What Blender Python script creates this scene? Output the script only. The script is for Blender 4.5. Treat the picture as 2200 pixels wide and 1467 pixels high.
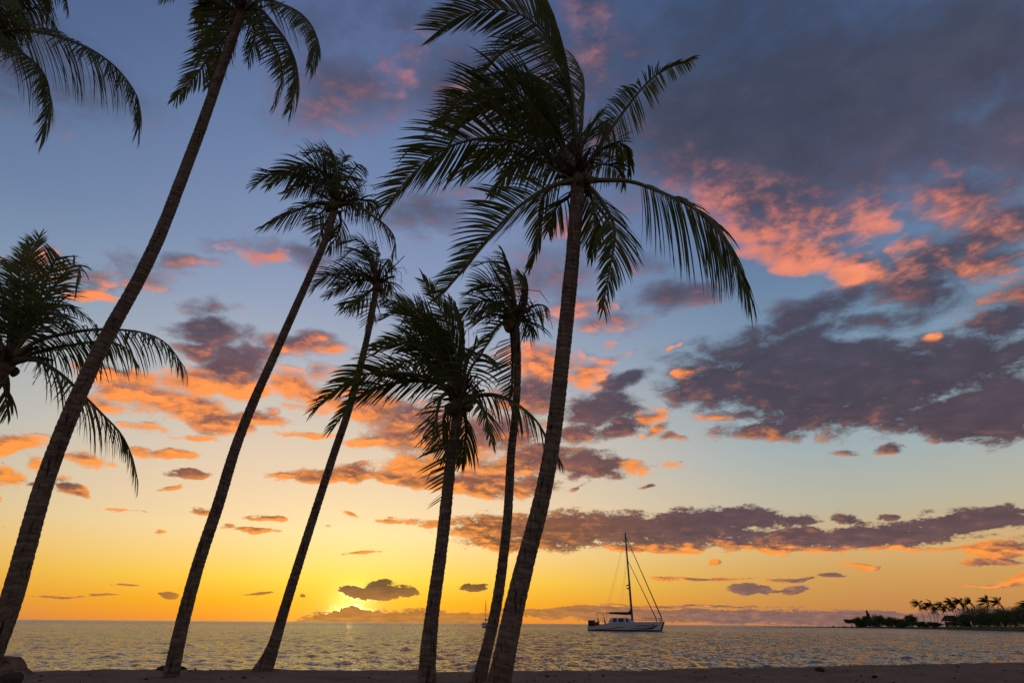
import bpy, math, random
import numpy as np
from mathutils import Vector, Matrix, Euler

random.seed(7)
rng = np.random.default_rng(11)
scene = bpy.context.scene
for _o in list(bpy.data.objects):
    bpy.data.objects.remove(_o, do_unlink=True)
COL = scene.collection
R = math.radians


def srgb(r, g, b, a=1.0):
    def f(c):
        c /= 255.0
        return c / 12.92 if c <= 0.04045 else ((c + 0.055) / 1.055) ** 2.4
    return (f(r), f(g), f(b), a)


# ------------------------------------------------------------------ camera
CAM_H = 1.60                       # metres above the sea
FOC = 1300.0                       # focal length in photograph pixels (frame 2200 wide)
PITCH = math.atan(604.8 / FOC)
ROLL = R(0.474)
cam_data = bpy.data.cameras.new('camera')
cam_data.sensor_width = 36.0
cam_data.lens = 36.0 * FOC / 2200.0
cam_data.clip_start = 0.05
cam_data.clip_end = 120000.0
cam = bpy.data.objects.new('camera', cam_data)
COL.objects.link(cam)
cam_rot = Euler((math.pi / 2 + PITCH, 0, 0)).to_matrix() @ Matrix.Rotation(ROLL, 3, 'Z')
cam.matrix_world = Matrix.Translation((0, 0, CAM_H)) @ cam_rot.to_4x4()
scene.camera = cam
CAM = Vector((0, 0, CAM_H))
FWD = cam_rot @ Vector((0, 0, -1))


def ray(x, y):
    return (cam_rot @ Vector(((x - 1100.0) / FOC, -(y - 733.5) / FOC, -1.0))).normalized()


def at(x, y, Y):
    """the place whose northing is Y metres, sighted along photograph pixel x, y"""
    d = ray(x, y)
    return CAM + d * (Y / d.y)


def gnd(x, y, z):
    d = ray(x, y)
    return CAM + d * ((z - CAM_H) / d.z)


def depth(p):
    return (Vector(p) - CAM).dot(FWD)


def az_el(x, y):
    d = ray(x, y)
    return math.degrees(math.atan2(d.x, d.y)), math.degrees(math.asin(d.z))


# ------------------------------------------------------------------ sun and sky
SUN_DIR = ray(754, 1311)
SUN_AZ = math.atan2(SUN_DIR.x, SUN_DIR.y)
SUN_EL = math.asin(SUN_DIR.z)

scene.view_settings.view_transform = 'Standard'
scene.view_settings.look = 'None'
scene.view_settings.exposure = 0.0
scene.view_settings.gamma = 1.0
scene.view_settings.use_curve_mapping = False
scene.render.film_transparent = False
scene.cycles.max_bounces = 6
scene.cycles.diffuse_bounces = 3
scene.cycles.glossy_bounces = 3
scene.cycles.transparent_max_bounces = 8
scene.cycles.use_denoising = True

sun_data = bpy.data.lights.new('sun', 'SUN')
sun_data.energy = 0.10
sun_data.angle = R(0.55)
sun_data.color = (1.0, 0.50, 0.16)
sun = bpy.data.objects.new('sun', sun_data)
COL.objects.link(sun)
sun.rotation_euler = Vector(SUN_DIR).to_track_quat('Z', 'Y').to_euler()
sun.location = (0, 0, 60)


class NT:
    """short hand for building node trees"""
    def __init__(self, nt):
        self.nt = nt
        nt.nodes.clear()

    def n(self, kind, **kw):
        nd = self.nt.nodes.new(kind)
        for k, v in kw.items():
            setattr(nd, k, v)
        return nd

    def link(self, a, b):
        self.nt.links.new(a, b)

    def put(self, sock, v):
        if hasattr(v, 'is_linked') or isinstance(v, bpy.types.NodeSocket):
            self.link(v, sock)
        else:
            sock.default_value = v

    def m(self, op, a, b=0.0, c=None, clamp=False):
        nd = self.n('ShaderNodeMath', operation=op, use_clamp=clamp)
        self.put(nd.inputs[0], a)
        self.put(nd.inputs[1], b)
        if c is not None:
            self.put(nd.inputs[2], c)
        return nd.outputs[0]

    def v(self, op, a, b=None, scale=None):
        nd = self.n('ShaderNodeVectorMath', operation=op)
        self.put(nd.inputs[0], a)
        if b is not None:
            self.put(nd.inputs[1], b)
        if scale is not None:
            self.put(nd.inputs['Scale'], scale)
        return nd.outputs['Value'] if op in ('DOT_PRODUCT', 'LENGTH') else nd.outputs['Vector']

    def mr(self, v, a, b, c=0.0, d=1.0, smooth=False):
        nd = self.n('ShaderNodeMapRange')
        nd.interpolation_type = 'SMOOTHSTEP' if smooth else 'LINEAR'
        self.put(nd.inputs[0], v)
        for i, q in enumerate((a, b, c, d)):
            self.put(nd.inputs[i + 1], q)
        return nd.outputs[0]

    def ramp(self, fac, stops):
        nd = self.n('ShaderNodeValToRGB')
        cr = nd.color_ramp
        while len(cr.elements) > 1:
            cr.elements.remove(cr.elements[-1])
        cr.elements[0].position = stops[0][0]
        cr.elements[0].color = stops[0][1]
        for p, c in stops[1:]:
            e = cr.elements.new(p)
            e.color = c
        self.put(nd.inputs[0], fac)
        return nd.outputs[0]

    def mix(self, fac, a, b, blend='MIX'):
        nd = self.n('ShaderNodeMix', data_type='RGBA', blend_type=blend)
        self.put(nd.inputs['Factor'], fac)
        self.put(nd.inputs[6], a)
        self.put(nd.inputs[7], b)
        return nd.outputs[2]

    def noise(self, vec, scale, detail=4.0, rough=0.55, dist=0.0):
        nd = self.n('ShaderNodeTexNoise')
        if vec is not None:
            self.link(vec, nd.inputs['Vector'])
        nd.inputs['Scale'].default_value = scale
        nd.inputs['Detail'].default_value = detail
        nd.inputs['Roughness'].default_value = rough
        nd.inputs['Distortion'].default_value = dist
        return nd.outputs['Fac']

    def sep(self, v):
        nd = self.n('ShaderNodeSeparateXYZ')
        self.link(v, nd.inputs[0])
        return nd.outputs

    def comb(self, x, y, z):
        nd = self.n('ShaderNodeCombineXYZ')
        for i, q in enumerate((x, y, z)):
            self.put(nd.inputs[i], q)
        return nd.outputs[0]


def el_stops(rows):
    return [(e / 60.0, srgb(*c)) for e, c in rows]


world = bpy.data.worlds.new('World')
scene.world = world
world.use_nodes = True
w = NT(world.node_tree)
tc = w.n('ShaderNodeTexCoord').outputs['Generated']
wd = w.v('NORMALIZE', tc)
_, _, wz = w.sep(wd)
w_el = w.m('MULTIPLY', w.m('ARCSINE', wz), 180 / math.pi / 60.0)
hv = w.v('NORMALIZE', w.v('MULTIPLY', wd, (1, 1, 0)))
az_dot = w.v('DOT_PRODUCT', hv, (math.sin(SUN_AZ), math.cos(SUN_AZ), 0))
az_ang = w.m('MULTIPLY', w.m('ARCCOSINE', az_dot), 180 / math.pi)
near = w.ramp(w_el, el_stops([
    (0, (246, 148, 44)), (1.5, (253, 176, 26)), (3.3, (254, 206, 72)), (5.4, (253, 214, 134)),
    (7.0, (250, 220, 162)), (9.2, (245, 213, 170)), (13.4, (228, 205, 178)), (17.7, (206, 196, 184)), (22, (172, 178, 190)),
    (26.4, (150, 163, 188)), (31, (132, 149, 182)), (36, (120, 138, 175)), (41, (108, 129, 168)),
    (47, (97, 114, 156)), (54, (86, 103, 146)), (60, (80, 95, 140))]))
far = w.ramp(w_el, el_stops([
    (0, (188, 124, 84)), (1.5, (198, 138, 78)), (3.3, (206, 154, 86)), (5.4, (212, 172, 112)),
    (9.2, (184, 180, 160)), (13.4, (160, 174, 178)), (17.7, (140, 162, 176)), (22, (122, 148, 172)),
    (30, (98, 123, 158)), (40, (80, 101, 140)), (54, (60, 80, 116)), (60, (56, 74, 110))]))
back = w.ramp(w_el, el_stops([
    (0, (140, 124, 122)), (8, (144, 128, 128)), (16, (134, 128, 134)), (30, (112, 117, 134)),
    (45, (92, 101, 126)), (60, (76, 88, 118))]))
base = w.mix(w.mr(az_ang, 6, 44, 0, 1, True), near, far)
base = w.mix(w.mr(az_ang, 55, 150, 0, 1, True), base, back)
sdot = w.v('DOT_PRODUCT', wd, tuple(SUN_DIR))
sang = w.m('MULTIPLY', w.m('ARCCOSINE', w.m('MINIMUM', sdot, 0.9999999)), 180 / math.pi)
# aureole: wide and narrow
g1 = w.m('POWER', math.e, w.m('MULTIPLY', w.m('POWER', w.m('DIVIDE', sang, 8.0), 2.0), -1.0))
g2 = w.m('POWER', math.e, w.m('MULTIPLY', w.m('POWER', w.m('DIVIDE', sang, 1.7), 2.0), -1.0))
glow = w.v('ADD', w.v('SCALE', (0.08, 0.15, 0.03), scale=g1), w.v('SCALE', (0.6, 0.55, 0.20), scale=g2))
bg1 = w.n('ShaderNodeBackground')
w.link(w.v('ADD', base, glow), bg1.inputs[0])
bg1.inputs[1].default_value = 1.0
nish = w.n('ShaderNodeTexSky', sky_type='NISHITA')
nish.sun_disc = False
nish.sun_elevation = SUN_EL
nish.sun_rotation = SUN_AZ
nish.altitude = 0
nish.dust_density = 1.5
bg2 = w.n('ShaderNodeBackground')
w.link(nish.outputs[0], bg2.inputs[0])
bg2.inputs[1].default_value = 0.006
addw = w.n('ShaderNodeAddShader')
w.link(bg1.outputs[0], addw.inputs[0])
w.link(bg2.outputs[0], addw.inputs[1])
wo = w.n('ShaderNodeOutputWorld')
w.link(addw.outputs[0], wo.inputs[0])


# ------------------------------------------------------------------ helpers
def tag(o, label=None, cat=None, group=None, kind=None):
    for k, v in (('label', label), ('category', cat), ('group', group), ('kind', kind)):
        if v:
            o[k] = v
    return o


def empty(name, loc, rz=0.0):
    o = bpy.data.objects.new(name, None)
    o.empty_display_size = 0.3
    o.location = loc
    o.rotation_euler = (0, 0, rz)
    COL.objects.link(o)
    return o


def mesh_obj(name, verts, faces, mat=None, parent=None, smooth=False, attrs=None):
    me = bpy.data.meshes.new(name)
    me.from_pydata([tuple(map(float, q)) for q in verts], [], faces)
    if mat:
        me.materials.append(mat)
    if smooth:
        me.polygons.foreach_set('use_smooth', [True] * len(me.polygons))
    for k, vals in (attrs or {}).items():
        a = me.attributes.new(k, 'FLOAT', 'POINT')
        a.data.foreach_set('value', np.asarray(vals, dtype=np.float32))
    me.update()
    o = bpy.data.objects.new(name, me)
    COL.objects.link(o)
    if parent:
        o.parent = parent
    return o


def grid_obj(name, P, mat, smooth=True, attrs=None, flip=False):
    """P: rows x cols x 3 array"""
    nr, nc, _ = P.shape
    me = bpy.data.meshes.new(name)
    me.vertices.add(nr * nc)
    me.vertices.foreach_set('co', P.reshape(-1).astype(np.float32))
    i = np.arange((nr - 1) * (nc - 1))
    r, c = i // (nc - 1), i % (nc - 1)
    a = r * nc + c
    q = np.stack([a, a + 1, a + nc + 1, a + nc], 1)
    if flip:
        q = q[:, ::-1]
    me.loops.add(q.size)
    me.loops.foreach_set('vertex_index', q.reshape(-1).astype(np.int32))
    me.polygons.add(len(q))
    me.polygons.foreach_set('loop_start', (np.arange(len(q)) * 4).astype(np.int32))
    me.polygons.foreach_set('use_smooth', np.full(len(q), smooth))
    me.materials.append(mat)
    me.update(calc_edges=True)
    me.validate()
    for k, vals in (attrs or {}).items():
        at_ = me.attributes.new(k, 'FLOAT', 'POINT')
        at_.data.foreach_set('value', np.asarray(vals, dtype=np.float32).reshape(-1))
    o = bpy.data.objects.new(name, me)
    COL.objects.link(o)
    return o


class MB:
    """collects boxes, tubes and strips into one mesh"""
    def __init__(self):
        self.v, self.f = [], []

    def add(self, vs, fs):
        k = len(self.v)
        self.v += [tuple(q) for q in vs]
        self.f += [tuple(i + k for i in f) for f in fs]
        return self

    def box(self, c, s, rz=0.0, taper=1.0, bev=0.0):
        x, y, z = s[0] / 2, s[1] / 2, s[2] / 2
        pts = []
        for zz, t in ((-z, 1.0), (z, taper)):
            for (a, b) in ((-x, -y), (x, -y), (x, y), (-x, y)):
                a, b = a * t, b * t
                pts.append((c[0] + a * math.cos(rz) - b * math.sin(rz),
                            c[1] + a * math.sin(rz) + b * math.cos(rz), c[2] + zz))
        return self.add(pts, [(3, 2, 1, 0), (4, 5, 6, 7), (0, 1, 5, 4), (1, 2, 6, 5), (2, 3, 7, 6), (3, 0, 4, 7)])

    def tube(self, pts, rad, n=8, cap=True):
        pts = [Vector(p) for p in pts]
        if not hasattr(rad, '__len__'):
            rad = [rad] * len(pts)
        vs, fs = [], []
        T0 = (pts[1] - pts[0]).normalized()
        S = T0.cross(Vector((0, 0, 1)))
        if S.length < 0.05:
            S = T0.cross(Vector((0, 1, 0)))
        S.normalize()
        for i, p in enumerate(pts):
            T = (pts[min(i + 1, len(pts) - 1)] - pts[max(i - 1, 0)]).normalized()
            S = (S - T * S.dot(T)).normalized()
            N = T.cross(S)
            for k in range(n):
                a = 2 * math.pi * k / n
                vs.append(p + (S * math.cos(a) + N * math.sin(a)) * rad[i])
        for i in range(len(pts) - 1):
            for k in range(n):
                k2 = (k + 1) % n
                fs.append((i * n + k, i * n + k2, (i + 1) * n + k2, (i + 1) * n + k))
        if cap:
            fs.append(tuple(range(n - 1, -1, -1)))
            fs.append(tuple(range((len(pts) - 1) * n, len(pts) * n)))
        return self.add(vs, fs)

    def lathe(self, prof, c=(0, 0, 0), n=12, sx=1.0, sy=1.0):
        vs, fs = [], []
        for r, z in prof:
            for k in range(n):
                a = 2 * math.pi * k / n
                vs.append((c[0] + r * math.cos(a) * sx, c[1] + r * math.sin(a) * sy, c[2] + z))
        for i in range(len(prof) - 1):
            for k in range(n):
                k2 = (k + 1) % n
                fs.append((i * n + k, i * n + k2, (i + 1) * n + k2, (i + 1) * n + k))
        fs.append(tuple(range(n - 1, -1, -1)))
        fs.append(tuple(range((len(prof) - 1) * n, len(prof) * n)))
        return self.add(vs, fs)

    def prism(self, poly, y0, y1):
        """poly in xz, extruded along y"""
        n = len(poly)
        vs = [(x, y0, z) for x, z in poly] + [(x, y1, z) for x, z in poly]
        fs = [tuple(range(n)), tuple(range(2 * n - 1, n - 1, -1))]
        for i in range(n):
            j = (i + 1) % n
            fs.append((i, i + n, j + n, j))
        return self.add(vs, fs)

    def build(self, name, mat, parent=None, smooth=False):
        return mesh_obj(name, self.v, self.f, mat, parent, smooth)


_VG = {}


def vnoise(x, y, seed=0):
    """smooth value noise on numpy arrays, about -1..1"""
    if seed not in _VG:
        _VG[seed] = np.random.default_rng(seed).uniform(-1, 1, (256, 256))
    g = _VG[seed]
    xi, yi = np.floor(x).astype(int), np.floor(y).astype(int)
    fx, fy = x - xi, y - yi
    fx, fy = fx * fx * (3 - 2 * fx), fy * fy * (3 - 2 * fy)
    a = g[xi % 256, yi % 256]
    b = g[(xi + 1) % 256, yi % 256]
    c = g[xi % 256, (yi + 1) % 256]
    d = g[(xi + 1) % 256, (yi + 1) % 256]
    return (a * (1 - fx) + b * fx) * (1 - fy) + (c * (1 - fx) + d * fx) * fy


def catmull(pts, n):
    """resample a polyline of Vectors to n points, even in arc length"""
    P = [Vector(p) for p in pts]
    P = [P[0] * 2 - P[1]] + P + [P[-1] * 2 - P[-2]]
    out = []
    for i in range(1, len(P) - 2):
        p0, p1, p2, p3 = P[i - 1], P[i], P[i + 1], P[i + 2]
        for k in range(16):
            t = k / 16
            out.append(0.5 * ((2 * p1) + (p2 - p0) * t + (2 * p0 - 5 * p1 + 4 * p2 - p3) * t * t
                              + (3 * p1 - p0 - 3 * p2 + p3) * t ** 3))
    out.append(P[-2])
    A = np.array([tuple(q) for q in out])
    s = np.concatenate([[0], np.cumsum(np.linalg.norm(np.diff(A, axis=0), axis=1))])
    t = np.linspace(0, s[-1], n)
    return np.stack([np.interp(t, s, A[:, k]) for k in range(3)], 1), s[-1]


# ------------------------------------------------------------------ materials
def pmat(name, col, rough=0.6, spec=0.3, metal=0.0, var=0.0, scale=4.0, bump=0.0, bscale=30.0):
    m = bpy.data.materials.new(name)
    m.use_nodes = True
    t = NT(m.node_tree)
    b = t.n('ShaderNodeBsdfPrincipled')
    o = t.n('ShaderNodeOutputMaterial')
    t.link(b.outputs[0], o.inputs[0])
    b.inputs['Roughness'].default_value = rough
    b.inputs['Specular IOR Level'].default_value = spec
    b.inputs['Metallic'].default_value = metal
    co = t.n('ShaderNodeTexCoord').outputs['Object']
    c = (col[0], col[1], col[2], 1)
    if var > 0:
        f = t.noise(co, scale, 6)
        lo = tuple(q * (1 - var) for q in col[:3]) + (1,)
        hi = tuple(min(1, q * (1 + var)) for q in col[:3]) + (1,)
        t.link(t.mix(t.mr(f, 0.3, 0.7), lo, hi), b.inputs['Base Color'])
    else:
        b.inputs['Base Color'].default_value = c
    if bump > 0:
        bn = t.n('ShaderNodeBump')
        bn.inputs['Strength'].default_value = 1.0
        bn.inputs['Distance'].default_value = bump
        t.link(t.noise(co, bscale, 6), bn.inputs['Height'])
        t.link(bn.outputs[0], b.inputs['Normal'])
    return m


def mat_leaf():
    m = bpy.data.materials.new('palm_leaf')
    m.use_nodes = True
    t = NT(m.node_tree)
    o = t.n('ShaderNodeOutputMaterial')
    b = t.n('ShaderNodeBsdfPrincipled')
    tr = t.n('ShaderNodeBsdfTranslucent')
    mx = t.n('ShaderNodeMixShader')
    at_ = t.n('ShaderNodeAttribute', attribute_name='tint').outputs['Fac']
    col = t.ramp(at_, [(0.0, (0.058, 0.110, 0.046, 1)), (0.5, (0.105, 0.150, 0.045, 1)),
                       (0.8, (0.185, 0.170, 0.044, 1)), (1.0, (0.170, 0.100, 0.045, 1))])
    t.link(col, b.inputs['Base Color'])
    b.inputs['Roughness'].default_value = 0.5
    b.inputs['Specular IOR Level'].default_value = 0.25
    tcol = t.mix(0.5, col, (0.16, 0.14, 0.02, 1))
    t.link(tcol, tr.inputs[0])
    mx.inputs[0].default_value = 0.38
    t.link(b.outputs[0], mx.inputs[1])
    t.link(tr.outputs[0], mx.inputs[2])
    t.link(mx.outputs[0], o.inputs[0])
    return m


def mat_trunk():
    m = bpy.data.materials.new('palm_bark')
    m.use_nodes = True
    t = NT(m.node_tree)
    o = t.n('ShaderNodeOutputMaterial')
    b = t.n('ShaderNodeBsdfPrincipled')
    al = t.n('ShaderNodeAttribute', attribute_name='along').outputs['Fac']
    rg = t.n('ShaderNodeAttribute', attribute_name='scar').outputs['Fac']
    co = t.n('ShaderNodeTexCoord').outputs['Object']
    f1 = t.noise(co, 2.2, 6, 0.6)
    x, y, z = t.sep(co)
    f2 = t.noise(t.comb(t.m('MULTIPLY', x, 26.0), t.m('MULTIPLY', y, 26.0), t.m('MULTIPLY', z, 4.0)), 1.0, 5, 0.6)
    f3 = t.noise(t.comb(t.m('MULTIPLY', x, 5.0), t.m('MULTIPLY', y, 5.0), t.m('MULTIPLY', al, 24.0)), 1.0, 6, 0.65)
    c = t.mix(t.mr(f1, 0.3, 0.72), (0.085, 0.061, 0.044, 1), (0.205, 0.152, 0.108, 1))
    c = t.mix(t.mr(f3, 0.40, 0.66), c, (0.290, 0.225, 0.160, 1))
    c = t.mix(t.mr(f2, 0.54, 0.66), c, (0.030, 0.024, 0.020, 1))
    c = t.mix(t.m('MULTIPLY', rg, 0.55), c, (0.045, 0.036, 0.030, 1))
    t.link(c, b.inputs['Base Color'])
    b.inputs['Roughness'].default_value = 0.85
    b.inputs['Specular IOR Level'].default_value = 0.15
    bn = t.n('ShaderNodeBump')
    bn.inputs['Distance'].default_value = 0.03
    t.link(t.m('ADD', f2, t.m('MULTIPLY', f3, 0.8)), bn.inputs['Height'])
    t.link(bn.outputs[0], b.inputs['Normal'])
    t.link(b.outputs[0], o.inputs[0])
    return m


LEAF = mat_leaf()
BARK = mat_trunk()
RACHIS = pmat('palm_rachis', (0.11, 0.105, 0.035), 0.5, 0.3, var=0.35, scale=3)
SHEATH = pmat('palm_sheath', (0.10, 0.062, 0.035), 0.85, 0.1, var=0.5, scale=12, bump=0.02, bscale=40)
NUT = pmat('coconut_husk', (0.11, 0.085, 0.035), 0.6, 0.2, var=0.4, scale=6)

# ------------------------------------------------------------------ cloud layer (the sky dome)
# each bank: sight line x, y, half width, half height (photograph pixels at that place), tilt, weight, how sunlit
CLOUDS = [
 # high veil and slate sheet, upper right
 (1750,190,450,260,0,1.25,.02),(1500,260,240,170,0,1.15,.03),(2080,120,260,190,0,.95,.02),(1650,330,270,125,0,1.2,.03),
 (2000,310,250,130,0,.9,.03),(2180,260,130,160,0,.95,.03),(1330,240,170,210,0,.85,.20),(1290,120,80,90,0,.6,.42),(1270,20,70,60,0,.62,.50),(1120,120,110,90,0,.45,.2),
 (1420,330,150,90,0,.72,.14),(1470,60,90,60,0,.35,.05),(1900,60,200,80,0,.55,.02),
 (1480,360,140,70,0,.85,.34),(1560,415,110,70,0,.85,.48),(1650,440,240,90,12,1.0,.42),(1700,420,180,70,0,.95,.22),(1850,380,160,70,0,.8,.12),
 (1640,500,110,50,15,.85,.85),(1720,545,110,48,12,.95,.98),(1740,560,80,26,-15,.95,1.0),(1650,540,60,30,0,.75,.90),(1690,575,50,14,-5,.7,.95),
 (1860,440,110,55,-10,.72,.75),(1890,480,60,26,-15,.75,.85),(1800,470,90,45,0,.75,.50),(2030,375,55,34,25,.75,.85),(2060,420,130,70,0,.90,.30),
 (2170,400,90,50,0,.60,.30),(2110,500,170,66,-18,1.0,.28),(2010,545,130,55,-20,.85,.34),(1970,520,70,24,-25,.6,.75),(1830,582,62,36,-10,.95,.72),(1890,590,50,26,0,.85,.55),
 (1950,615,140,46,-14,.85,.12),(2110,560,120,40,-15,.75,.30),(2160,640,110,40,-18,.45,.35),(1990,640,110,40,0,.75,.08),
 (1760,665,180,38,-20,.85,.06),(1700,700,120,30,-15,.7,.05),(1900,690,150,34,-10,.55,.05),
 # the big slate bank, right
 (1720,815,300,100,4,1.3,.05),(1530,825,125,55,-4,1.05,.10),(1640,785,120,48,0,.95,.08),(1960,795,260,80,0,1.2,.04),(2130,765,150,66,-8,.9,.04),
 (1800,755,200,46,0,.9,.04),(2090,895,190,60,0,1.15,.05),(1905,890,120,40,0,.75,.08),(1650,925,140,24,3,.75,.20),(2170,690,110,40,-8,.75,.04),
 (1730,725,160,28,-12,.75,.04),(2180,850,70,60,0,.75,.05),(1780,890,160,36,0,.95,.12),(1540,890,50,16,-10,.6,.35),(1900,965,40,10,0,.75,.10),(1810,968,34,7,0,.6,.12),
 (1478,796,46,17,-12,.85,.80),(1573,803,30,16,0,.80,.95),(1520,790,40,12,0,.6,.4),(1995,722,36,8,-15,.5,.75),
 (1290,880,95,44,-8,1.0,.08),(1350,818,66,20,-15,.75,.06),(1388,893,50,15,-4,.85,.92),(1335,915,70,24,-22,.85,.14),(1235,932,52,22,0,.85,.22),(1447,940,42,10,4,.8,.25),(1400,925,34,12,-20,.6,.5),
 (1150,845,90,48,0,.85,.22),(1170,785,90,44,15,.80,.82),(1255,805,60,36,-15,.75,.88),(1315,775,44,12,-15,.55,.90),(1310,745,14,12,0,.55,.90),(1441,744,11,7,0,.75,.95),(1235,800,30,40,0,.5,.8),
 (1270,1000,92,28,2,1.05,.10),(1160,985,90,38,0,.95,.24),(1365,1005,52,16,4,.6,.95),(1432,1003,34,9,0,.5,.95),(1495,1004,8,5,0,.7,.95),(1390,1048,20,5,-5,.75,.1),(1250,1045,20,5,-15,.5,.2),
 (1060,930,130,46,0,.95,.28),(905,925,130,58,12,1.0,.42),(800,880,110,50,20,1.0,.66),(715,850,80,26,25,.75,.88),(790,945,52,14,-6,.8,.98),(870,885,60,30,20,.8,.35),
 (720,1022,125,16,0,1.0,.55),(625,1021,60,6,0,.7,.55),(760,1012,46,22,0,.9,.40),(905,1000,100,30,-6,.8,.90),(905,1035,140,24,8,1.05,.50),(1020,1042,130,26,6,1.05,.42),(1060,1000,110,24,6,.85,.78),(1150,1040,60,16,0,.7,.25),
 # the long low bar
 (1420,1136,250,42,0,1.2,.08),(1585,1112,110,24,0,.95,.05),(1200,1140,160,44,0,1.15,.20),(1045,1130,90,32,-4,1.0,.42),(1080,1168,100,18,3,.95,.48),(960,1128,110,11,4,.75,.80),(848,1122,34,6,4,.75,.9),
 (1480,1180,46,11,0,.8,.98),(1400,1178,120,9,0,.8,.55),(1640,1176,70,12,6,.8,.92),(1560,1165,90,16,0,.8,.35),
 (1700,1160,120,26,0,1.0,.18),(1905,1152,200,28,-4,1.12,.07),(2085,1118,170,28,-5,1.1,.05),(1700,1118,52,17,0,.75,.04),(1836,1122,46,15,5,.85,.06),(1912,1112,22,8,0,.75,.05),(1760,1180,110,8,0,.7,.85),
 (2150,1178,80,22,-6,.9,.72),(2130,1208,80,10,0,.85,.30),(2190,1246,36,14,-10,.85,.85),(2060,1178,90,6,4,.7,.90),(2150,1194,60,9,-4,.8,.9),(1900,1182,120,5,0,.6,.9),
 (1535,1204,20,8,0,.85,.65),(1500,1240,100,4,1,.8,.55),(1600,1262,40,14,6,1.1,.05),(1635,1264,22,9,20,.8,.1),(1832,1211,34,5,4,.8,.75),(1858,1221,24,6,0,.8,.6),(1700,1244,62,5,-4,.85,.3),(1782,1237,34,7,0,.95,.08),(1700,1264,24,9,0,.8,.12),(1665,1267,34,3,0,.7,.2),
 (1425,1243,22,4,0,.7,.7),(2080,1254,30,4,0,.6,.5),(2150,1258,40,5,0,.6,.6),
 # small clouds, left and centre
 (815,1270,58,20,-6,1.15,.06),(757,1266,40,11,6,1.05,.08),(868,1268,38,11,4,1.1,.05),(790,1273,60,9,3,.95,.10),(820,1255,26,12,0,.9,.1),(1020,1264,30,8,0,1.15,.03),(363,1279,20,8,0,1.15,.06),(646,1277,9,5,0,.8,.2),
 (130,1281,70,3,1,.75,.35),(228,1279,42,3,1,.75,.3),(280,1258,30,2.5,0,.7,.35),(560,1272,50,2.5,-3,.7,.4),(770,1188,40,3,0,.6,.8),
 (402,1019,46,10,-3,1.05,.14),(365,1050,26,6,-8,.8,.45),(385,1047,18,6,-12,.7,.5),(425,1098,34,9,5,.8,.55),(585,1112,34,8,4,.95,.60),(548,1120,22,5,0,.8,.65),(545,1141,60,6,4,.75,.75),(345,1141,20,6,-10,.75,.75),(488,1132,20,5,0,.75,.7),(757,1108,16,5,8,.8,.7),(705,1128,10,4,0,.7,.8),(245,1098,60,4,3,.55,.98),
 (160,1047,44,15,18,.95,.38),(182,985,48,24,5,.85,.98),(30,960,62,24,-6,.85,.95),(15,1025,40,24,0,.85,1.0),(355,979,90,12,4,.85,.92),(300,964,40,7,4,.7,.85),(78,1035,26,6,0,.85,.12),(2,1075,14,12,0,.8,.6),(90,1000,24,14,0,.6,1.0),
 (500,790,96,40,-3,1.2,.16),(515,765,64,30,0,1.0,.08),(515,836,84,26,4,1.05,1.15),(415,822,80,36,0,.95,1.05),(425,755,56,24,0,.95,.18),(450,708,84,27,2,1.1,.08),(475,725,60,16,0,.8,.1),(270,812,110,26,4,.95,.85),(205,795,60,24,0,.75,.60),
 (300,852,120,24,5,.98,.95),(400,878,130,28,5,1.0,.85),(478,906,84,26,10,.95,.50),(540,892,60,14,4,.8,.55),(560,906,70,12,4,.75,.80),(640,932,90,8,0,.6,.98),(660,880,60,8,4,.55,.95),(230,870,80,14,6,.6,.9),(310,920,60,10,4,.5,.8),(430,940,50,9,0,.6,.98),
 (640,738,95,26,4,.95,.30),(692,744,42,13,5,.85,.90),(645,832,64,36,30,.85,.86),(700,800,40,20,0,.5,.5),(590,720,30,14,0,.6,.7),
 (195,632,56,16,8,.72,.72),(180,590,70,26,4,.50,.35),(285,562,60,26,10,.45,.22),(385,562,70,12,4,.40,.20),(70,560,60,30,0,.45,.5),(330,600,60,20,0,.35,.3),
 (575,548,60,19,4,.78,.85),(665,545,66,30,0,.52,.12),(555,560,26,12,20,.6,.9),(540,525,60,16,0,.3,.4),(445,660,40,16,0,.28,.1),
 (825,150,44,34,50,.62,.85),(868,172,44,24,20,.72,.92),(845,200,24,14,0,.55,.9),(900,78,34,13,8,.60,.85),(760,195,170,95,10,.66,.22),(960,190,160,110,0,.60,.20),(690,240,100,60,0,.52,.28),(995,185,46,16,0,.5,.85),(880,120,60,40,0,.4,.4),
 (700,60,170,80,0,.42,.08),(880,40,160,60,0,.42,.1),(920,462,100,42,4,.60,.10),(1010,420,70,30,0,.4,.3),(1200,485,60,30,0,.60,.55),(1180,600,120,60,0,.45,.25),(1380,560,60,26,0,.45,.10),(1435,635,95,34,-8,.70,.10),(1300,690,90,26,0,.45,.32),(1250,660,70,30,0,.4,.5),(1480,620,60,16,-8,.5,.2),
 # low banks on the horizon
 (1450,1322,420,15,1.0,1.0,.16),(1180,1312,140,6,1,.8,.18),(1950,1332,420,20,1.0,1.0,.14),(2150,1322,170,18,0,.95,.12),(1500,1303,240,3,1,.7,.35),(1300,1308,120,5,0,.85,.14),
 (905,1341,190,33,1,1.15,.16),(775,1340,135,36,0,1.2,.16),(756,1316,30,12,0,1.1,.16),(795,1322,30,10,0,.9,.18),(840,1320,36,10,0,.9,.18),(875,1321,28,8,0,.8,.18),(690,1338,110,18,-8,1.05,.22),(1000,1322,110,9,0,.75,.20),
]


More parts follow.
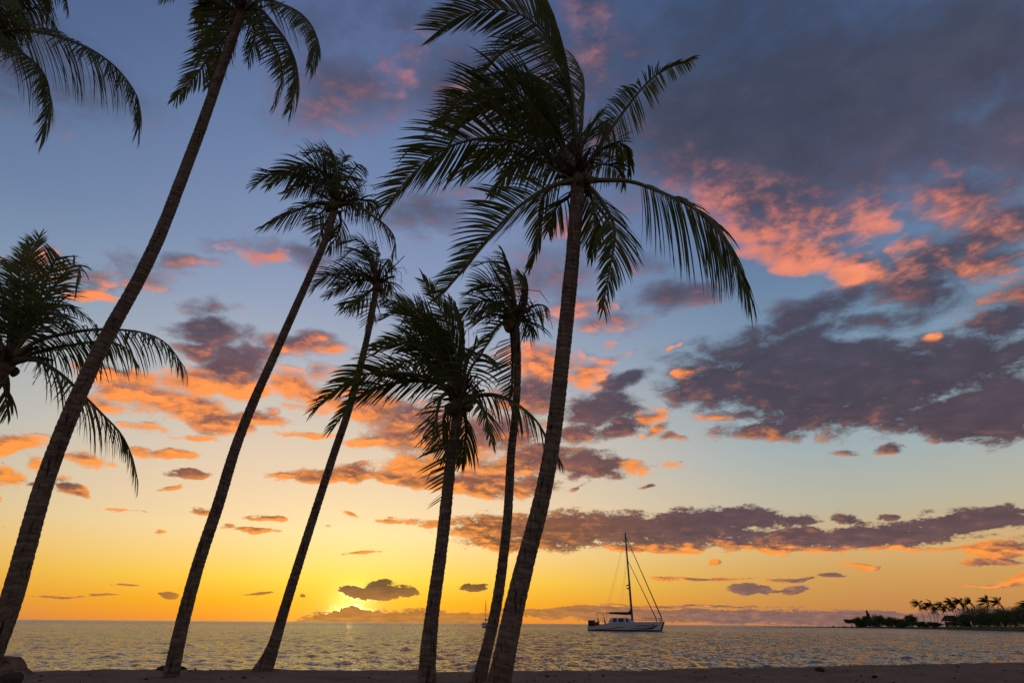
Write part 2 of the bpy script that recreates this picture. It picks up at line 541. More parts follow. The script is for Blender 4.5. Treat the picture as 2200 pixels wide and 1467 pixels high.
def cloud_table():
    """sight lines to azimuth / elevation ellipses, plus the same kind of sky carried on round the rest of the horizon"""
    rows = []
    for (x, y, rx, ry, rot, amp, lit) in CLOUDS:
        a0, e0 = az_el(x, y)
        c, s = math.cos(R(rot)), math.sin(R(rot))
        k = math.cos(R(e0))
        a1, e1 = az_el(x + rx * c * 0.2, y + rx * s * 0.2)
        a2, e2 = az_el(x - ry * s * 0.2, y + ry * c * 0.2)
        u = np.array([(a1 - a0) * k, e1 - e0]) / 0.2
        v = np.array([(a2 - a0) * k, e2 - e0]) / 0.2
        rows.append((a0, e0, k, np.linalg.inv(np.array([u, v]).T), amp, lit))
    rg = np.random.default_rng(5)
    for _ in range(150):
        a0 = rg.uniform(-180, 180)
        e0 = 3 + 75 * rg.random() ** 1.4
        if -48 < a0 < 48 and e0 < 58:
            continue
        wdt = rg.uniform(3, 11)
        hgt = wdt * rg.uniform(.18, .5) * (0.35 + e0 / 60)
        rows.append((a0, e0, math.cos(R(e0)), np.diag([1 / wdt, 1 / hgt]), rg.uniform(.6, 1.0), rg.uniform(0, .35)))
    return rows


def cloud_field(az, el, rows):
    az_, el_ = az, el
    wamp = 0.42 + 0.58 * np.clip(el / 20, 0, 1)
    az = az_ + wamp * (0.75 * vnoise(az_ / 2.3 + 7, el_ / 1.0, 21) + 0.40 * vnoise(az_ / 0.9, el_ / 0.42 + 3, 22))
    el = el_ + wamp * (0.36 * vnoise(az_ / 2.6, el_ / 1.1 + 9, 23) + 0.20 * vnoise(az_ / 1.0 + 5, el_ / 0.45, 24))
    cov = np.full(az.shape, -1.0)
    wsum = np.full(az.shape, 1e-4)
    lsum = np.full(az.shape, 0.15e-4)
    for a0, e0, k, M, amp, lit in rows:
        da = (az - a0 + 180) % 360 - 180
        ca = np.cos(np.radians(el))
        ext = 1.9 / max(1e-6, np.linalg.svd(M)[1].min())
        sel = (np.abs(da) * k < ext) & (np.abs(el - e0) < ext)
        if not sel.any():
            continue
        dx, dy = da[sel] * (0.5 * k + 0.5 * ca[sel]), el[sel] - e0
        p, q = M[0, 0] * dx + M[0, 1] * dy, M[1, 0] * dx + M[1, 1] * dy
        r2 = p * p + q * q
        b = amp * (1.0 - r2 ** 0.8)
        old = cov[sel]
        # smooth union
        d_ = np.clip(0.5 + 0.5 * (b - old) / 0.25, 0, 1)
        cov[sel] = np.maximum(old * (1 - d_) + b * d_ + 0.25 * d_ * (1 - d_) * 0.5, -1)
        ww = np.clip(1.35 - r2, 0, None) ** 2 * amp
        wsum[sel] += ww
        lsum[sel] += ww * lit
    return cov, lsum / wsum


def mat_sky():
    m = bpy.data.materials.new('cloud_layer')
    m.use_nodes = True
    m.cycles.emission_sampling = 'NONE'
    t = NT(m.node_tree)
    out = t.n('ShaderNodeOutputMaterial')
    pos = t.n('ShaderNodeNewGeometry').outputs['Position']
    d = t.v('NORMALIZE', pos)
    d2 = t.v('NORMALIZE', t.v('ADD', d, tuple(SUN_DIR * 0.022)))

    def plane(dd):
        x, y, z = t.sep(dd)
        k = t.m('DIVIDE', 1.0, t.m('ADD', z, 0.19))
        return t.comb(t.m('MULTIPLY', x, k), t.m('MULTIPLY', y, k), 0.0), z
    p1, z = plane(d)
    p2, _ = plane(d2)
    el = t.m('MULTIPLY', t.m('ARCSINE', z), 180 / math.pi)
    elr = t.m('DIVIDE', el, 60.0)
    cov = t.n('ShaderNodeAttribute', attribute_name='cov').outputs['Fac']
    covs = t.n('ShaderNodeAttribute', attribute_name='cov_sunward').outputs['Fac']
    lit = t.n('ShaderNodeAttribute', attribute_name='lit').outputs['Fac']
    n1 = t.noise(p1, 8.5, 10, 0.60, 0.25)
    n2 = t.noise(p2, 8.5, 5, 0.60, 0.25)
    n3 = t.noise(p1, 2.6, 3, 0.5)
    n4 = t.noise(t.v('MULTIPLY', d, (1.0, 1.0, 2.1)), 42.0, 6, 0.62, 0.2)
    n5 = t.noise(t.v('MULTIPLY', d, (1.0, 1.0, 1.8)), 190.0, 5, 0.65, 0.3)
    amp = t.m('SUBTRACT', t.mr(el, 0.0, 4.0, 1.1, 2.6), t.mr(el, 24.0, 42.0, 0.0, 0.9))
    var = t.m('MULTIPLY', t.m('SUBTRACT', n1, 0.5), amp)
    var2 = t.m('MULTIPLY', t.m('SUBTRACT', n2, 0.5), amp)
    big = t.m('MULTIPLY', t.m('SUBTRACT', n3, 0.5), t.mr(el, 26.0, 40.0, 0.0, 1.6))
    big = t.m('ADD', big, t.mr(el, 6.0, 26.0, 0.12, 0.34))
    cov = t.m('ADD', cov, big)
    covs = t.m('ADD', covs, big)
    dens = t.m('ADD', t.m('ADD', t.m('ADD', cov, t.m('MULTIPLY', t.m('SUBTRACT', n5, 0.5), t.mr(el, 3.0, 24.0, 1.3, 0.22))), t.m('MULTIPLY', t.m('SUBTRACT', n4, 0.5), t.m('SUBTRACT', t.mr(el, 0.5, 3.0, 0.7, 1.2), t.mr(el, 14.0, 32.0, 0.0, 0.65)))), t.m('ADD', var, t.m('MULTIPLY', t.m('SUBTRACT', n3, 0.5), 0.7)))
    dens2 = t.m('ADD', covs, t.m('ADD', var2, t.m('MULTIPLY', t.m('SUBTRACT', n3, 0.5), 0.7)))
    soft = t.mr(el, 2.0, 34.0, 0.36, 1.35)
    alpha = t.mr(dens, t.m('MULTIPLY', soft, -0.08), soft, 0, 1, True)
    amax = t.mr(el, 10.0, 45.0, 0.98, 0.94)
    alpha_c = t.m('MULTIPLY', alpha, amax)
    # light: the side that faces the sun, and what is thin, glows
    edge = t.m('SUBTRACT', dens, dens2)
    thin = t.m('SUBTRACT', 1.0, t.mr(dens, 0.0, t.m('ADD', t.m('MULTIPLY', soft, 1.2), 0.25)))
    lum = t.m('ADD', lit, t.m('MULTIPLY', edge, t.mr(lit, 0.0, 0.4, 0.16, 0.8)))
    lum = t.m('ADD', lum, t.m('MULTIPLY', thin, t.mr(lit, 0.0, 0.5, 0.05, 0.28)))
    lum = t.m('ADD', lum, t.m('MULTIPLY', t.mr(lit, 0.05, 0.45, 0.30, 1.0), t.m('ADD', t.m('MULTIPLY', t.m('SUBTRACT', n1, 0.5), 1.5), t.m('MULTIPLY', t.m('SUBTRACT', n4, 0.5), 1.3))))
    lum = t.mr(lum, 0.10, 1.34, 0, 1, True)
    sd = t.v('DOT_PRODUCT', d, tuple(SUN_DIR))
    sang = t.m('MULTIPLY', t.m('ARCCOSINE', t.m('MINIMUM', sd, 0.9999999)), 180 / math.pi)
    litc = t.ramp(elr, el_stops([
        (0, (244, 150, 76)), (5, (252, 152, 66)), (10, (255, 156, 68)), (16, (255, 152, 74)), (22, (255, 146, 80)),
        (28, (232, 138, 108)), (34, (216, 126, 110)), (42, (188, 118, 117)), (50, (160, 112, 124)), (60, (142, 108, 130))]))
    dark_far = t.ramp(elr, el_stops([
        (0, (138, 106, 100)), (3, (128, 98, 92)), (7, (98, 76, 82)), (12, (86, 70, 80)), (18, (75, 68, 82)), (24, (71, 69, 86)),
        (32, (82, 80, 100)), (42, (66, 71, 90)), (54, (56, 63, 83)), (60, (54, 62, 82))]))
    dark_near = t.ramp(elr, el_stops([
        (0, (196, 132, 62)), (1.6, (178, 120, 62)), (3, (118, 88, 58)), (4.5, (112, 84, 58)), (8, (144, 92, 62)), (14, (146, 92, 80)), (20, (132, 92, 96)),
        (28, (120, 98, 116)), (40, (104, 100, 130)), (60, (86, 92, 126))]))
    dark = t.mix(t.mr(sang, 12, 34, 0, 1, True), dark_near, dark_far)
    col = t.mix(lum, dark, litc)
    col = t.mix(1.0, col, t.ramp(t.mr(n1, 0.3, 0.7), [(0, (.78, .78, .80, 1)), (1, (1.2, 1.18, 1.16, 1))]), 'MULTIPLY')
    # the burning rim of the bank that hides the sun
    rimw = t.m('POWER', math.e, t.m('MULTIPLY', t.m('POWER', t.m('DIVIDE', sang, 1.5), 2.0), -1.0))
    rim = t.m('MULTIPLY', t.m('MULTIPLY', alpha, t.m('SUBTRACT', 1.0, alpha)), t.m('MULTIPLY', rimw, 9.0))
    col = t.v('ADD', col, t.v('SCALE', (3.2, 2.3, 0.7), scale=rim))
    em = t.n('ShaderNodeEmission')
    t.link(col, em.inputs[0])
    tr = t.n('ShaderNodeBsdfTransparent')
    mx = t.n('ShaderNodeMixShader')
    t.link(alpha_c, mx.inputs[0])
    t.link(tr.outputs[0], mx.inputs[1])
    t.link(em.outputs[0], mx.inputs[2])
    t.link(mx.outputs[0], out.inputs[0])
    return m


def build_sky():
    rows = cloud_table()
    els = np.concatenate([np.arange(-1.0, 6, 0.085), np.arange(6, 30, 0.16), np.arange(30, 60, 0.25), np.arange(60, 89.9, 2.0), [89.9]])
    azs = np.concatenate([np.arange(-180, -50, 1.5), np.arange(-50, 50, 0.16), np.arange(50, 180.01, 1.5), [180.0]])
    A, E = np.meshgrid(azs, els)
    cov, lit = cloud_field(A, E, rows)
    D = np.stack([np.sin(np.radians(A)) * np.cos(np.radians(E)), np.cos(np.radians(A)) * np.cos(np.radians(E)), np.sin(np.radians(E))], -1)
    D2 = D + np.array(SUN_DIR) * 0.022
    D2 /= np.linalg.norm(D2, axis=-1, keepdims=True)
    cov2, _ = cloud_field(np.degrees(np.arctan2(D2[..., 0], D2[..., 1])), np.degrees(np.arcsin(D2[..., 2])), rows)
    o = grid_obj('sky', D * 40000.0, mat_sky(), True, {'cov': cov, 'cov_sunward': cov2, 'lit': lit})
    tag(o, kind='structure')


build_sky()

# ------------------------------------------------------------------ beach
SAND_Z = 0.80
_cp = [gnd(x, y, SAND_Z) for x, y in ((-700, 1446), (-300, 1445), (0, 1444), (120, 1441), (300, 1439), (560, 1438), (800, 1440), (1000, 1443), (1160, 1442.5),
                                      (1230, 1440), (1300, 1442), (1420, 1440), (1560, 1434.5), (1760, 1431), (1890, 1428.5), (2040, 1425.5), (2200, 1423.5), (2500, 1421), (2900, 1419))]
CX = np.array([p.x for p in _cp])
CY = np.array([p.y for p in _cp])


def crest(x):
    return np.interp(x, CX, CY)


def sand_height(X, Y):
    s = Y - crest(X)
    z = np.full(X.shape, SAND_Z) + 0.0
    t = np.clip(s, 0, None)
    z -= np.where(t < 1.0, 0.5 * 0.15 * t * t, 0.075 + 0.15 * (t - 1.0))
    z = np.maximum(z, -2.5)
    near_ = np.clip(1.2 - np.abs(s) / 14, 0, 1)
    lump = 0.016 * vnoise(X * 1.1, Y * 1.1, 3) + 0.020 * vnoise(X * 2.9, Y * 2.9, 4) + 0.013 * vnoise(X * 6.5, Y * 6.5, 5)
    pits = np.clip(vnoise(X * 3.7 + 9, Y * 3.7, 8) - 0.35, 0, 1) * 0.055
    return z + (lump - pits) * near_ - 0.012


def mat_sand():
    m = bpy.data.materials.new('sand')
    m.use_nodes = True
    t = NT(m.node_tree)
    o = t.n('ShaderNodeOutputMaterial')
    b = t.n('ShaderNodeBsdfPrincipled')
    co = t.n('ShaderNodeTexCoord').outputs['Object']
    f1 = t.noise(co, 0.9, 6, 0.6)
    f2 = t.noise(co, 14, 6, 0.65)
    f3 = t.noise(co, 90, 3, 0.6)
    c = t.mix(t.mr(f1, 0.3, 0.7), (0.205, 0.122, 0.080, 1), (0.300, 0.195, 0.132, 1))
    c = t.mix(t.mr(f2, 0.56, 0.72), c, (0.12, 0.080, 0.060, 1))
    c = t.mix(t.mr(f3, 0.62, 0.74), c, (0.07, 0.052, 0.042, 1))
    t.link(c, b.inputs['Base Color'])
    b.inputs['Roughness'].default_value = 0.95
    b.inputs['Specular IOR Level'].default_value = 0.1
    bn = t.n('ShaderNodeBump')
    bn.inputs['Distance'].default_value = 0.03
    t.link(t.m('ADD', f2, t.m('MULTIPLY', f3, 0.3)), bn.inputs['Height'])
    t.link(bn.outputs[0], b.inputs['Normal'])
    t.link(b.outputs[0], o.inputs[0])
    return m


SAND = mat_sand()
_xs = np.concatenate([np.linspace(-400, -36, 40), np.arange(-35, 35, 0.11), np.linspace(36, 400, 40)])
_ys = np.concatenate([np.linspace(-300, 6, 50), np.arange(6.3, 22, 0.085), np.linspace(22.4, 60, 40)])
_X, _Y = np.meshgrid(_xs, _ys)
beach = grid_obj('beach', np.stack([_X, _Y, sand_height(_X, _Y)], -1), SAND)
tag(beach, kind='structure')


def on_sand(x, y):
    return float(sand_height(np.array([x]), np.array([y]))[0])


# ------------------------------------------------------------------ sea
def mat_water():
    m = bpy.data.materials.new('sea_water')
    m.use_nodes = True
    t = NT(m.node_tree)
    o = t.n('ShaderNodeOutputMaterial')
    b = t.n('ShaderNodeBsdfPrincipled')
    co = t.n('ShaderNodeTexCoord').outputs['Object']
    sc = t.v('MULTIPLY', co, (1.0, 1.25, 1.0))
    f1 = t.noise(sc, 3.8, 4, 0.64, 0.2)
    f2 = t.noise(sc, 9.0, 3, 0.6, 0.2)
    b.inputs['Base Color'].default_value = (0.075, 0.095, 0.135, 1)
    far_ = t.v('LENGTH', t.v('MULTIPLY', co, (1.0, 1.0, 0.0)))
    t.link(t.mr(t.m('LOGARITHM', far_, 10.0), 1.45, 2.7, 0.04, 0.24), b.inputs['Roughness'])
    b.inputs['IOR'].default_value = 1.333
    b.inputs['Specular Tint'].default_value = (0.84, 0.87, 1.0, 1)
    bn = t.n('ShaderNodeBump')
    bn.inputs['Distance'].default_value = 0.36
    bn.inputs['Strength'].default_value = 1.0
    t.link(t.m('ADD', f1, t.m('MULTIPLY', f2, 0.22)), bn.inputs['Height'])
    t.link(bn.outputs[0], b.inputs['Normal'])
    t.link(b.outputs[0], o.inputs[0])
    return m


def build_sea():
    rr = [14.0]
    while rr[-1] < 500:
        rr.append(rr[-1] + (0.10 + 0.0035 * rr[-1] if rr[-1] < 200 else 0.02 * rr[-1]))
    rr = np.array(rr + list(np.geomspace(520, 36000, 40)))
    aa = np.radians(np.concatenate([np.linspace(-100, -52, 60), np.linspace(-51.8, 51.8, 780), np.linspace(52, 100, 60)]))
    A, Q = np.meshgrid(aa, rr)
    X, Y = Q * np.sin(A), Q * np.cos(A)
    Z = np.zeros_like(X)
    rg = np.random.default_rng(3)
    for i in range(60):
        L = 0.32 * (4.5 / 0.32) ** (rg.random() ** 1.7)
        th = rg.normal(math.radians(205), 0.95)
        k = 2 * math.pi / L
        amp = 0.0052 * L ** 0.60
        # fade waves that the grid no longer resolves
        cell = np.where(Q < 200, 0.10 + Q * 0.0035, Q * 0.02)
        fade = np.clip(1.8 - cell * 3.0 / L, 0, 1)
        ph = (X * math.sin(th) + Y * math.cos(th)) * k + rg.uniform(0, 6.28) + 0.8 * vnoise(X / (L * 3), Y / (L * 3), i)
        Z += amp * fade * (np.sin(ph) + 0.25 * np.sin(2 * ph))
    # it runs thin where it meets the sand
    sh = np.clip((Y - crest(X) - 3.0) / 6.0, 0.25, 1)
    o = grid_obj('sea', np.stack([X, Y, Z * sh], -1), mat_water(), True, flip=True)
    tag(o, kind='structure')


build_sea()

# ------------------------------------------------------------------ coconut palms
WIND = np.array([-0.93, 0.25, 0.05])
GRAV = np.array([0, 0, -1.0])


def unit(a):
    return a / np.maximum(np.linalg.norm(a, axis=-1, keepdims=True), 1e-9)


def leaf_strips(P, T, S, N, L, rg, dens=17.0, lmax=None, g=0.55, wv=0.45, spread=1.0, start=0.16, width=0.040, dry=0.0, wither=0.0, seg=5):
    """leaflets along a midrib given by stations P with frames T, S, N; returns verts, faces, tint"""
    n = max(14, int(L * dens))
    lmax = lmax or min(1.45, max(0.65, 0.29 * L))
    M = len(P)
    vs, fs, tint = [], [], []
    clump = rg.uniform(0, 6.28, 4)
    for side in (-1, 1):
        for i in range(n):
            t = start + (1 - start) * ((i + rg.uniform(-.3, .3)) / (n - 1))
            t = min(max(t, start), 1.0)
            if rg.random() < 0.03 + wither:
                continue
            q = t * (M - 1)
            k = min(int(q), M - 2)
            f = q - k
            p = P[k] * (1 - f) + P[k + 1] * f
            tt, ss, nn = unit(T[k] * (1 - f) + T[k + 1] * f), unit(S[k] * (1 - f) + S[k + 1] * f), unit(N[k] * (1 - f) + N[k + 1] * f)
            u = (t - start) / (1 - start)
            al = R(26 + 36 * u ** 1.5) + 0.10 * math.sin(9 * u + clump[0]) * side + 0.07 * math.sin(31 * u + clump[1]) + rg.normal(0, 0.06)
            ln = lmax * (0.50 + 0.50 * math.sin(math.pi * min(1, u / 0.80 + 0.12) ** 0.9)) * (1 if u < .82 else 1 - 1.6 * (u - .82)) * rg.uniform(.86, 1.08)
            d0 = ss * side * math.cos(al) * spread + tt * math.sin(al) + nn * (0.30 + rg.normal(0, .06))
            d0 = d0 + GRAV * max(0.0, g - 0.55) * 0.85 + WIND * wv * 0.30
            hw = -float(np.dot(d0, WIND))
            if hw > 0:
                d0 = d0 + WIND * hw * (min(1.25, 1.5 * wv) if wv > 0.45 else 0.5 * wv)
            d0 = d0 / np.linalg.norm(d0)
            bend = (g * (1 + 0.25 * math.sin(13 * u + clump[2])) + rg.normal(0, .10)) * GRAV + (wv + rg.normal(0, .12)) * WIND
            pts = [p]
            dr = [d0]
            kink = rg.random() < 0.06
            for s in range(seg):
                b = bend * (0.75 * ((s + 0.5) / seg) ** 1.4)
                if kink and s >= seg - 2:
                    b = b + GRAV * 2.0
                d = d0 + b
                d = d / np.linalg.norm(d)
                dr.append(d)
                pts.append(pts[-1] + d * ln / seg)
            base = len(vs)
            tw = rg.normal(0, 0.35)
            wd = width * rg.uniform(.8, 1.15) * (0.7 + 0.3 * math.sin(math.pi * u))
            tv = min(1, max(0, 0.30 + rg.normal(0, .14) + dry + 0.22 * u))
            for s, (pt, d) in enumerate(zip(pts, dr)):
                wx = np.cross(d, nn)
                wx = wx / max(np.linalg.norm(wx), 1e-6)
                wx = wx * math.cos(tw) + np.cross(d, wx) * math.sin(tw)
                h = wd * 0.5 * (0.55, 1.0, 1.0, .86, .58, .05)[min(5, int(round(s * 5 / seg)))]
                vs.append(pt - wx * h)
                vs.append(pt + wx * h)
                te = tv + (0.30 if s >= seg - 1 else 0.0) * (rg.random() < .5)
                tint += [te, te]
            for s in range(seg):
                a = base + 2 * s
                fs.append((a, a + 1, a + 3, a + 2))
    return vs, fs, tint


def frond(parent, origin, path, rg, name='frond', r0=0.05, roll=0.0, face=0.55, **kw):
    P, L = catmull(path, 44)
    T = unit(np.gradient(P, axis=0))
    up = np.array([0, 0, 1.0])
    s0 = np.cross(T[2], up)
    if np.linalg.norm(s0) < 0.25:
        s0 = np.array([0.5, 1, 0]) if abs(T[-1][0]) < .3 else np.array([0, -np.sign(T[-1][0]), 0])
    hd = P[-1] - P[0]
    alt = np.cross(unit(hd * np.array([1, 1, 0.0]) + 1e-6), up)
    s0 = unit(unit(s0) + 0.8 * alt)
    # the gale twists the blades broadside
    fc = unit(np.cross(T[12], np.array([0.0, 0.80, 0.55])))
    s0 = unit(s0 + face * fc * (1 if np.dot(fc, s0) >= 0 else -1))
    S, N = np.zeros_like(P), np.zeros_like(P)
    s = s0
    for i in range(len(P)):
        s = s - T[i] * np.dot(s, T[i])
        s = s / max(np.linalg.norm(s), 1e-6)
        n = np.cross(s, T[i])
        S[i] = s * math.cos(roll) + n * math.sin(roll)
        N[i] = np.cross(S[i], T[i])
    if N[8][2] < 0 and abs(roll) < 1.2:
        N, S = -N, -S
    vs, fs, ti = leaf_strips(P, T, S, N, L, rg, **kw)
    o = mesh_obj(name, [q - origin for q in vs], fs, LEAF, parent, False, {'tint': ti})
    u = np.linspace(0, 1, 24)
    idx = (u * 43).round().astype(int)
    rad = [r0 * (1 - 0.86 * a ** 0.7) + (0.045 * max(0, 1 - a / 0.09)) for a in u]
    mb = MB()
    mb.tube([Vector(P[k] - origin) for k in idx], rad, 6)
    mb.build('rachis', RACHIS, o, True)
    return o


def trunk_mesh(parent, origin, path, widths, seed, fl=0.0):
    """path: world points from the ground up; widths: radius at each"""
    n = 26
    P, L = catmull(path, int(40))
    m = int(L / 0.032)
    P, L = catmull(path, m)
    s0 = np.concatenate([[0], np.cumsum([np.linalg.norm(np.array(path[i + 1]) - np.array(path[i])) for i in range(len(path) - 1)])])
    s0 = s0 / s0[-1]
    rg = np.random.default_rng(seed)
    rad = np.interp(np.linspace(0, 1, m), s0, widths)
    T = unit(np.gradient(P, axis=0))
    ca = np.zeros(m)
    # leaf scars: uneven rings
    along = np.linspace(0, L, m)
    scar = np.zeros(m)
    x = 0.02
    while x < L:
        gap = rg.uniform(0.045, 0.10) * (1.35 - 0.6 * x / L)
        j = np.argmin(np.abs(along - x))
        scar[j] = rg.uniform(.5, 1.0)
        x += gap
    S = np.array([1.0, 0, 0])
    V, al, sc = [], [], []
    ang = np.linspace(0, 2 * math.pi, n, endpoint=False)
    for i in range(m):
        S = S - T[i] * np.dot(S, T[i])
        S /= np.linalg.norm(S)
        B = np.cross(T[i], S)
        wav = vnoise(np.cos(ang) * 1.6 + 5 + seed, np.sin(ang) * 1.6 + along[i] * 1.7, seed)
        fine = vnoise(ang * 2.2 + seed * 3, np.full(n, along[i] * 13), seed + 1)
        jit = np.round(0.9 * vnoise(np.cos(ang) * 1.2 + 20, np.sin(ang) * 1.2 + along[i] * .8, seed + 2)).astype(int)
        sv = scar[np.clip(i + jit, 0, m - 1)]
        r = rad[i] * (1 + 0.035 * wav + 0.022 * fine) - 0.007 * sv
        if fl > 0:
            h = along[i]
            r = r + fl * math.exp(-h / 0.22) * (0.75 + 0.55 * vnoise(np.cos(ang) * 2.4, np.sin(ang) * 2.4 + 3, seed + 7))
        V += [P[i] + (S * math.cos(a) + B * math.sin(a)) * q - origin for a, q in zip(ang, r)]
        al += [along[i]] * n
        sc += list(sv)
    F = []
    for i in range(m - 1):
        for k in range(n):
            k2 = (k + 1) % n
            F.append((i * n + k, i * n + k2, (i + 1) * n + k2, (i + 1) * n + k))
    F.append(tuple(range((m - 1) * n, m * n)))
    return mesh_obj('trunk', V, F, BARK, parent, True, {'along': al, 'scar': sc})


def crown_bits(parent, origin, c, size, seed, nuts=4):
    """fibrous leaf bases, stubs, flower stalks and nuts at the head of the trunk"""
    rg = np.random.default_rng(seed)
    c = np.array(c)
    mb = MB()
    prof = [(size * .74, -.5 * size), (size * .92, 0), (size * 1.0, size * .6), (size * .8, size * 1.5), (size * .4, size * 2.6)]
    mb.lathe(prof, tuple(c - origin), 12)
    for q in range(13):
        a = q * 2.4 + rg.uniform(-.3, .3)
        e = rg.uniform(.25, 1.3)
        d = Vector((math.cos(a) * math.cos(e), math.sin(a) * math.cos(e), math.sin(e)))
        b = Vector(c - origin) + d * size * .6 + Vector((0, 0, size * rg.uniform(-.3, .8)))
        l = rg.uniform(.25, .6)
        mb.tube([b, b + d * l * .6, b + d * l + Vector((0, 0, -.08))], [size * .42, size * .24, .02], 6)
    mb.build('leaf_sheath', SHEATH, parent, True)
    for q in range(3):
        a = rg.uniform(0, 6.28)
        st = MB()
        b = Vector(c - origin) + Vector((0, 0, size))
        d = Vector((math.cos(a), math.sin(a), rg.uniform(.2, .9))).normalized()
        tip = b + d * rg.uniform(.6, 1.0)
        st.tube([b, b + d * .35, tip], [.022, .018, .008], 5)
        for k in range(16):
            e = Vector(rg.normal(0, 1, 3)).normalized() * rg.uniform(.2, .45) + Vector((0, 0, -.2))
            s = b + d * rg.uniform(.3, .8)
            st.tube([s, s + e * .6 + d * .1, s + e + Vector((0, 0, -.08))], [.007, .006, .004], 4, False)
        st.build('flower_stalk', SHEATH, parent, True)
    for q in range(nuts):
        a = rg.uniform(0, 6.28)
        pz = c - origin + np.array([math.cos(a) * size * 1.5, math.sin(a) * size * 1.5, -size * rg.uniform(.1, .9)])
        nb = MB()
        r = rg.uniform(.075, .10)
        nb.lathe([(.02, -r * 1.2), (r * .6, -r * .9), (r, -.1 * r), (r * .85, r * .6), (r * .3, r * 1.1)], tuple(pz), 9)
        nb.build('coconut', NUT, parent, True)


def palm(label, trunk_px, width_px, fronds, seed, crown=None, base_px=None, lean=0.0, fl=0.05, leafw=0.040, nuts=4, group=None):
    """trunk_px: sight lines up the trunk, first is where it meets the sand"""
    rg = np.random.default_rng(seed)
    b = gnd(*trunk_px[0], SAND_Z - 0.02)
    Y0 = b.y
    nT = len(trunk_px)
    pts, rad = [], []
    for i, (x, y) in enumerate(trunk_px):
        Y = Y0 + lean * i / (nT - 1)
        p = at(x, y, Y) if i else b + Vector((0, 0, -.12))
        pts.append(p)
        dv = (p - CAM).normalized()
        rad.append(width_px[i] * 0.95 / 2 / FOC * depth(p) * max(0.62, dv.dot(FWD) ** 1.2))
    origin = np.array([b.x, b.y, on_sand(b.x, b.y)])
    root = empty('coconut_palm', origin)
    tag(root, label, 'palm tree', group or 'coconut palms on the beach')
    trunk_mesh(root, origin, pts, rad, seed, fl)
    c = np.array(pts[-1])
    Yc = Y0 + lean
    crown_bits(root, origin, c, rad[-1] * 1.15, seed, nuts)
    extra = []
    for path_px, *kk in fronds:
        if len(path_px) > 3 and seed != 107 and rg.random() < 0.22 and path_px[-1][1] - path_px[0][1] < 60:
            x0, y0 = path_px[0]
            kw = dict(kk[0]) if kk else {}
            if kw.get('wither') or kw.get('dry'):
                continue
            kw['dd'] = kw.get('dd', 0.3) * 0.5 + rg.uniform(.1, .8)
            sc_, ro = rg.uniform(.72, .92), rg.uniform(-.22, .22)
            q = [(x0 + ((x - x0) * math.cos(ro) - (y - y0) * math.sin(ro)) * sc_, y0 + ((x - x0) * math.sin(ro) + (y - y0) * math.cos(ro)) * sc_) for x, y in path_px]
            extra.append((q, kw))
    for j, fr in enumerate(list(fronds) + extra):
        path_px, kw = fr[0], dict(fr[1]) if len(fr) > 1 else {}
        dd = kw.pop('dd', rg.uniform(-1.0, 1.0))
        k = len(path_px)
        path = [Vector(c) + Vector((0, 0, rad[-1] * .4))]
        for i, (x, y) in enumerate(path_px):
            t = (i + 1) / k
            path.append(at(x, y, Yc + dd * t ** 1.2))
        if (path[1] - path[0]).length < 0.15:
            path.pop(0)
        roll = kw.pop('roll', rg.uniform(-.25, .25))
        kw.setdefault('width', leafw * 0.88)
        kw.setdefault('dens', 19.0)
        frond(root, origin, path, rg, roll=roll, **kw)
    return root


def zm(ox, oy, k):
    return lambda *pts: [(ox + x * k, oy + y * k) for x, y in pts]


H = dict(g=1.5, wv=0.35)            # leaflets hang
B = dict(g=0.45, wv=0.95)           # leaflets blown out
z1 = zm(820, 0, 0.4907)
z2 = zm(0, 480, 0.3955)
z3 = zm(0, 0, 0.3182)
z4 = zm(540, 300, 0.2727)
z5 = zm(670, 540, 0.3817)

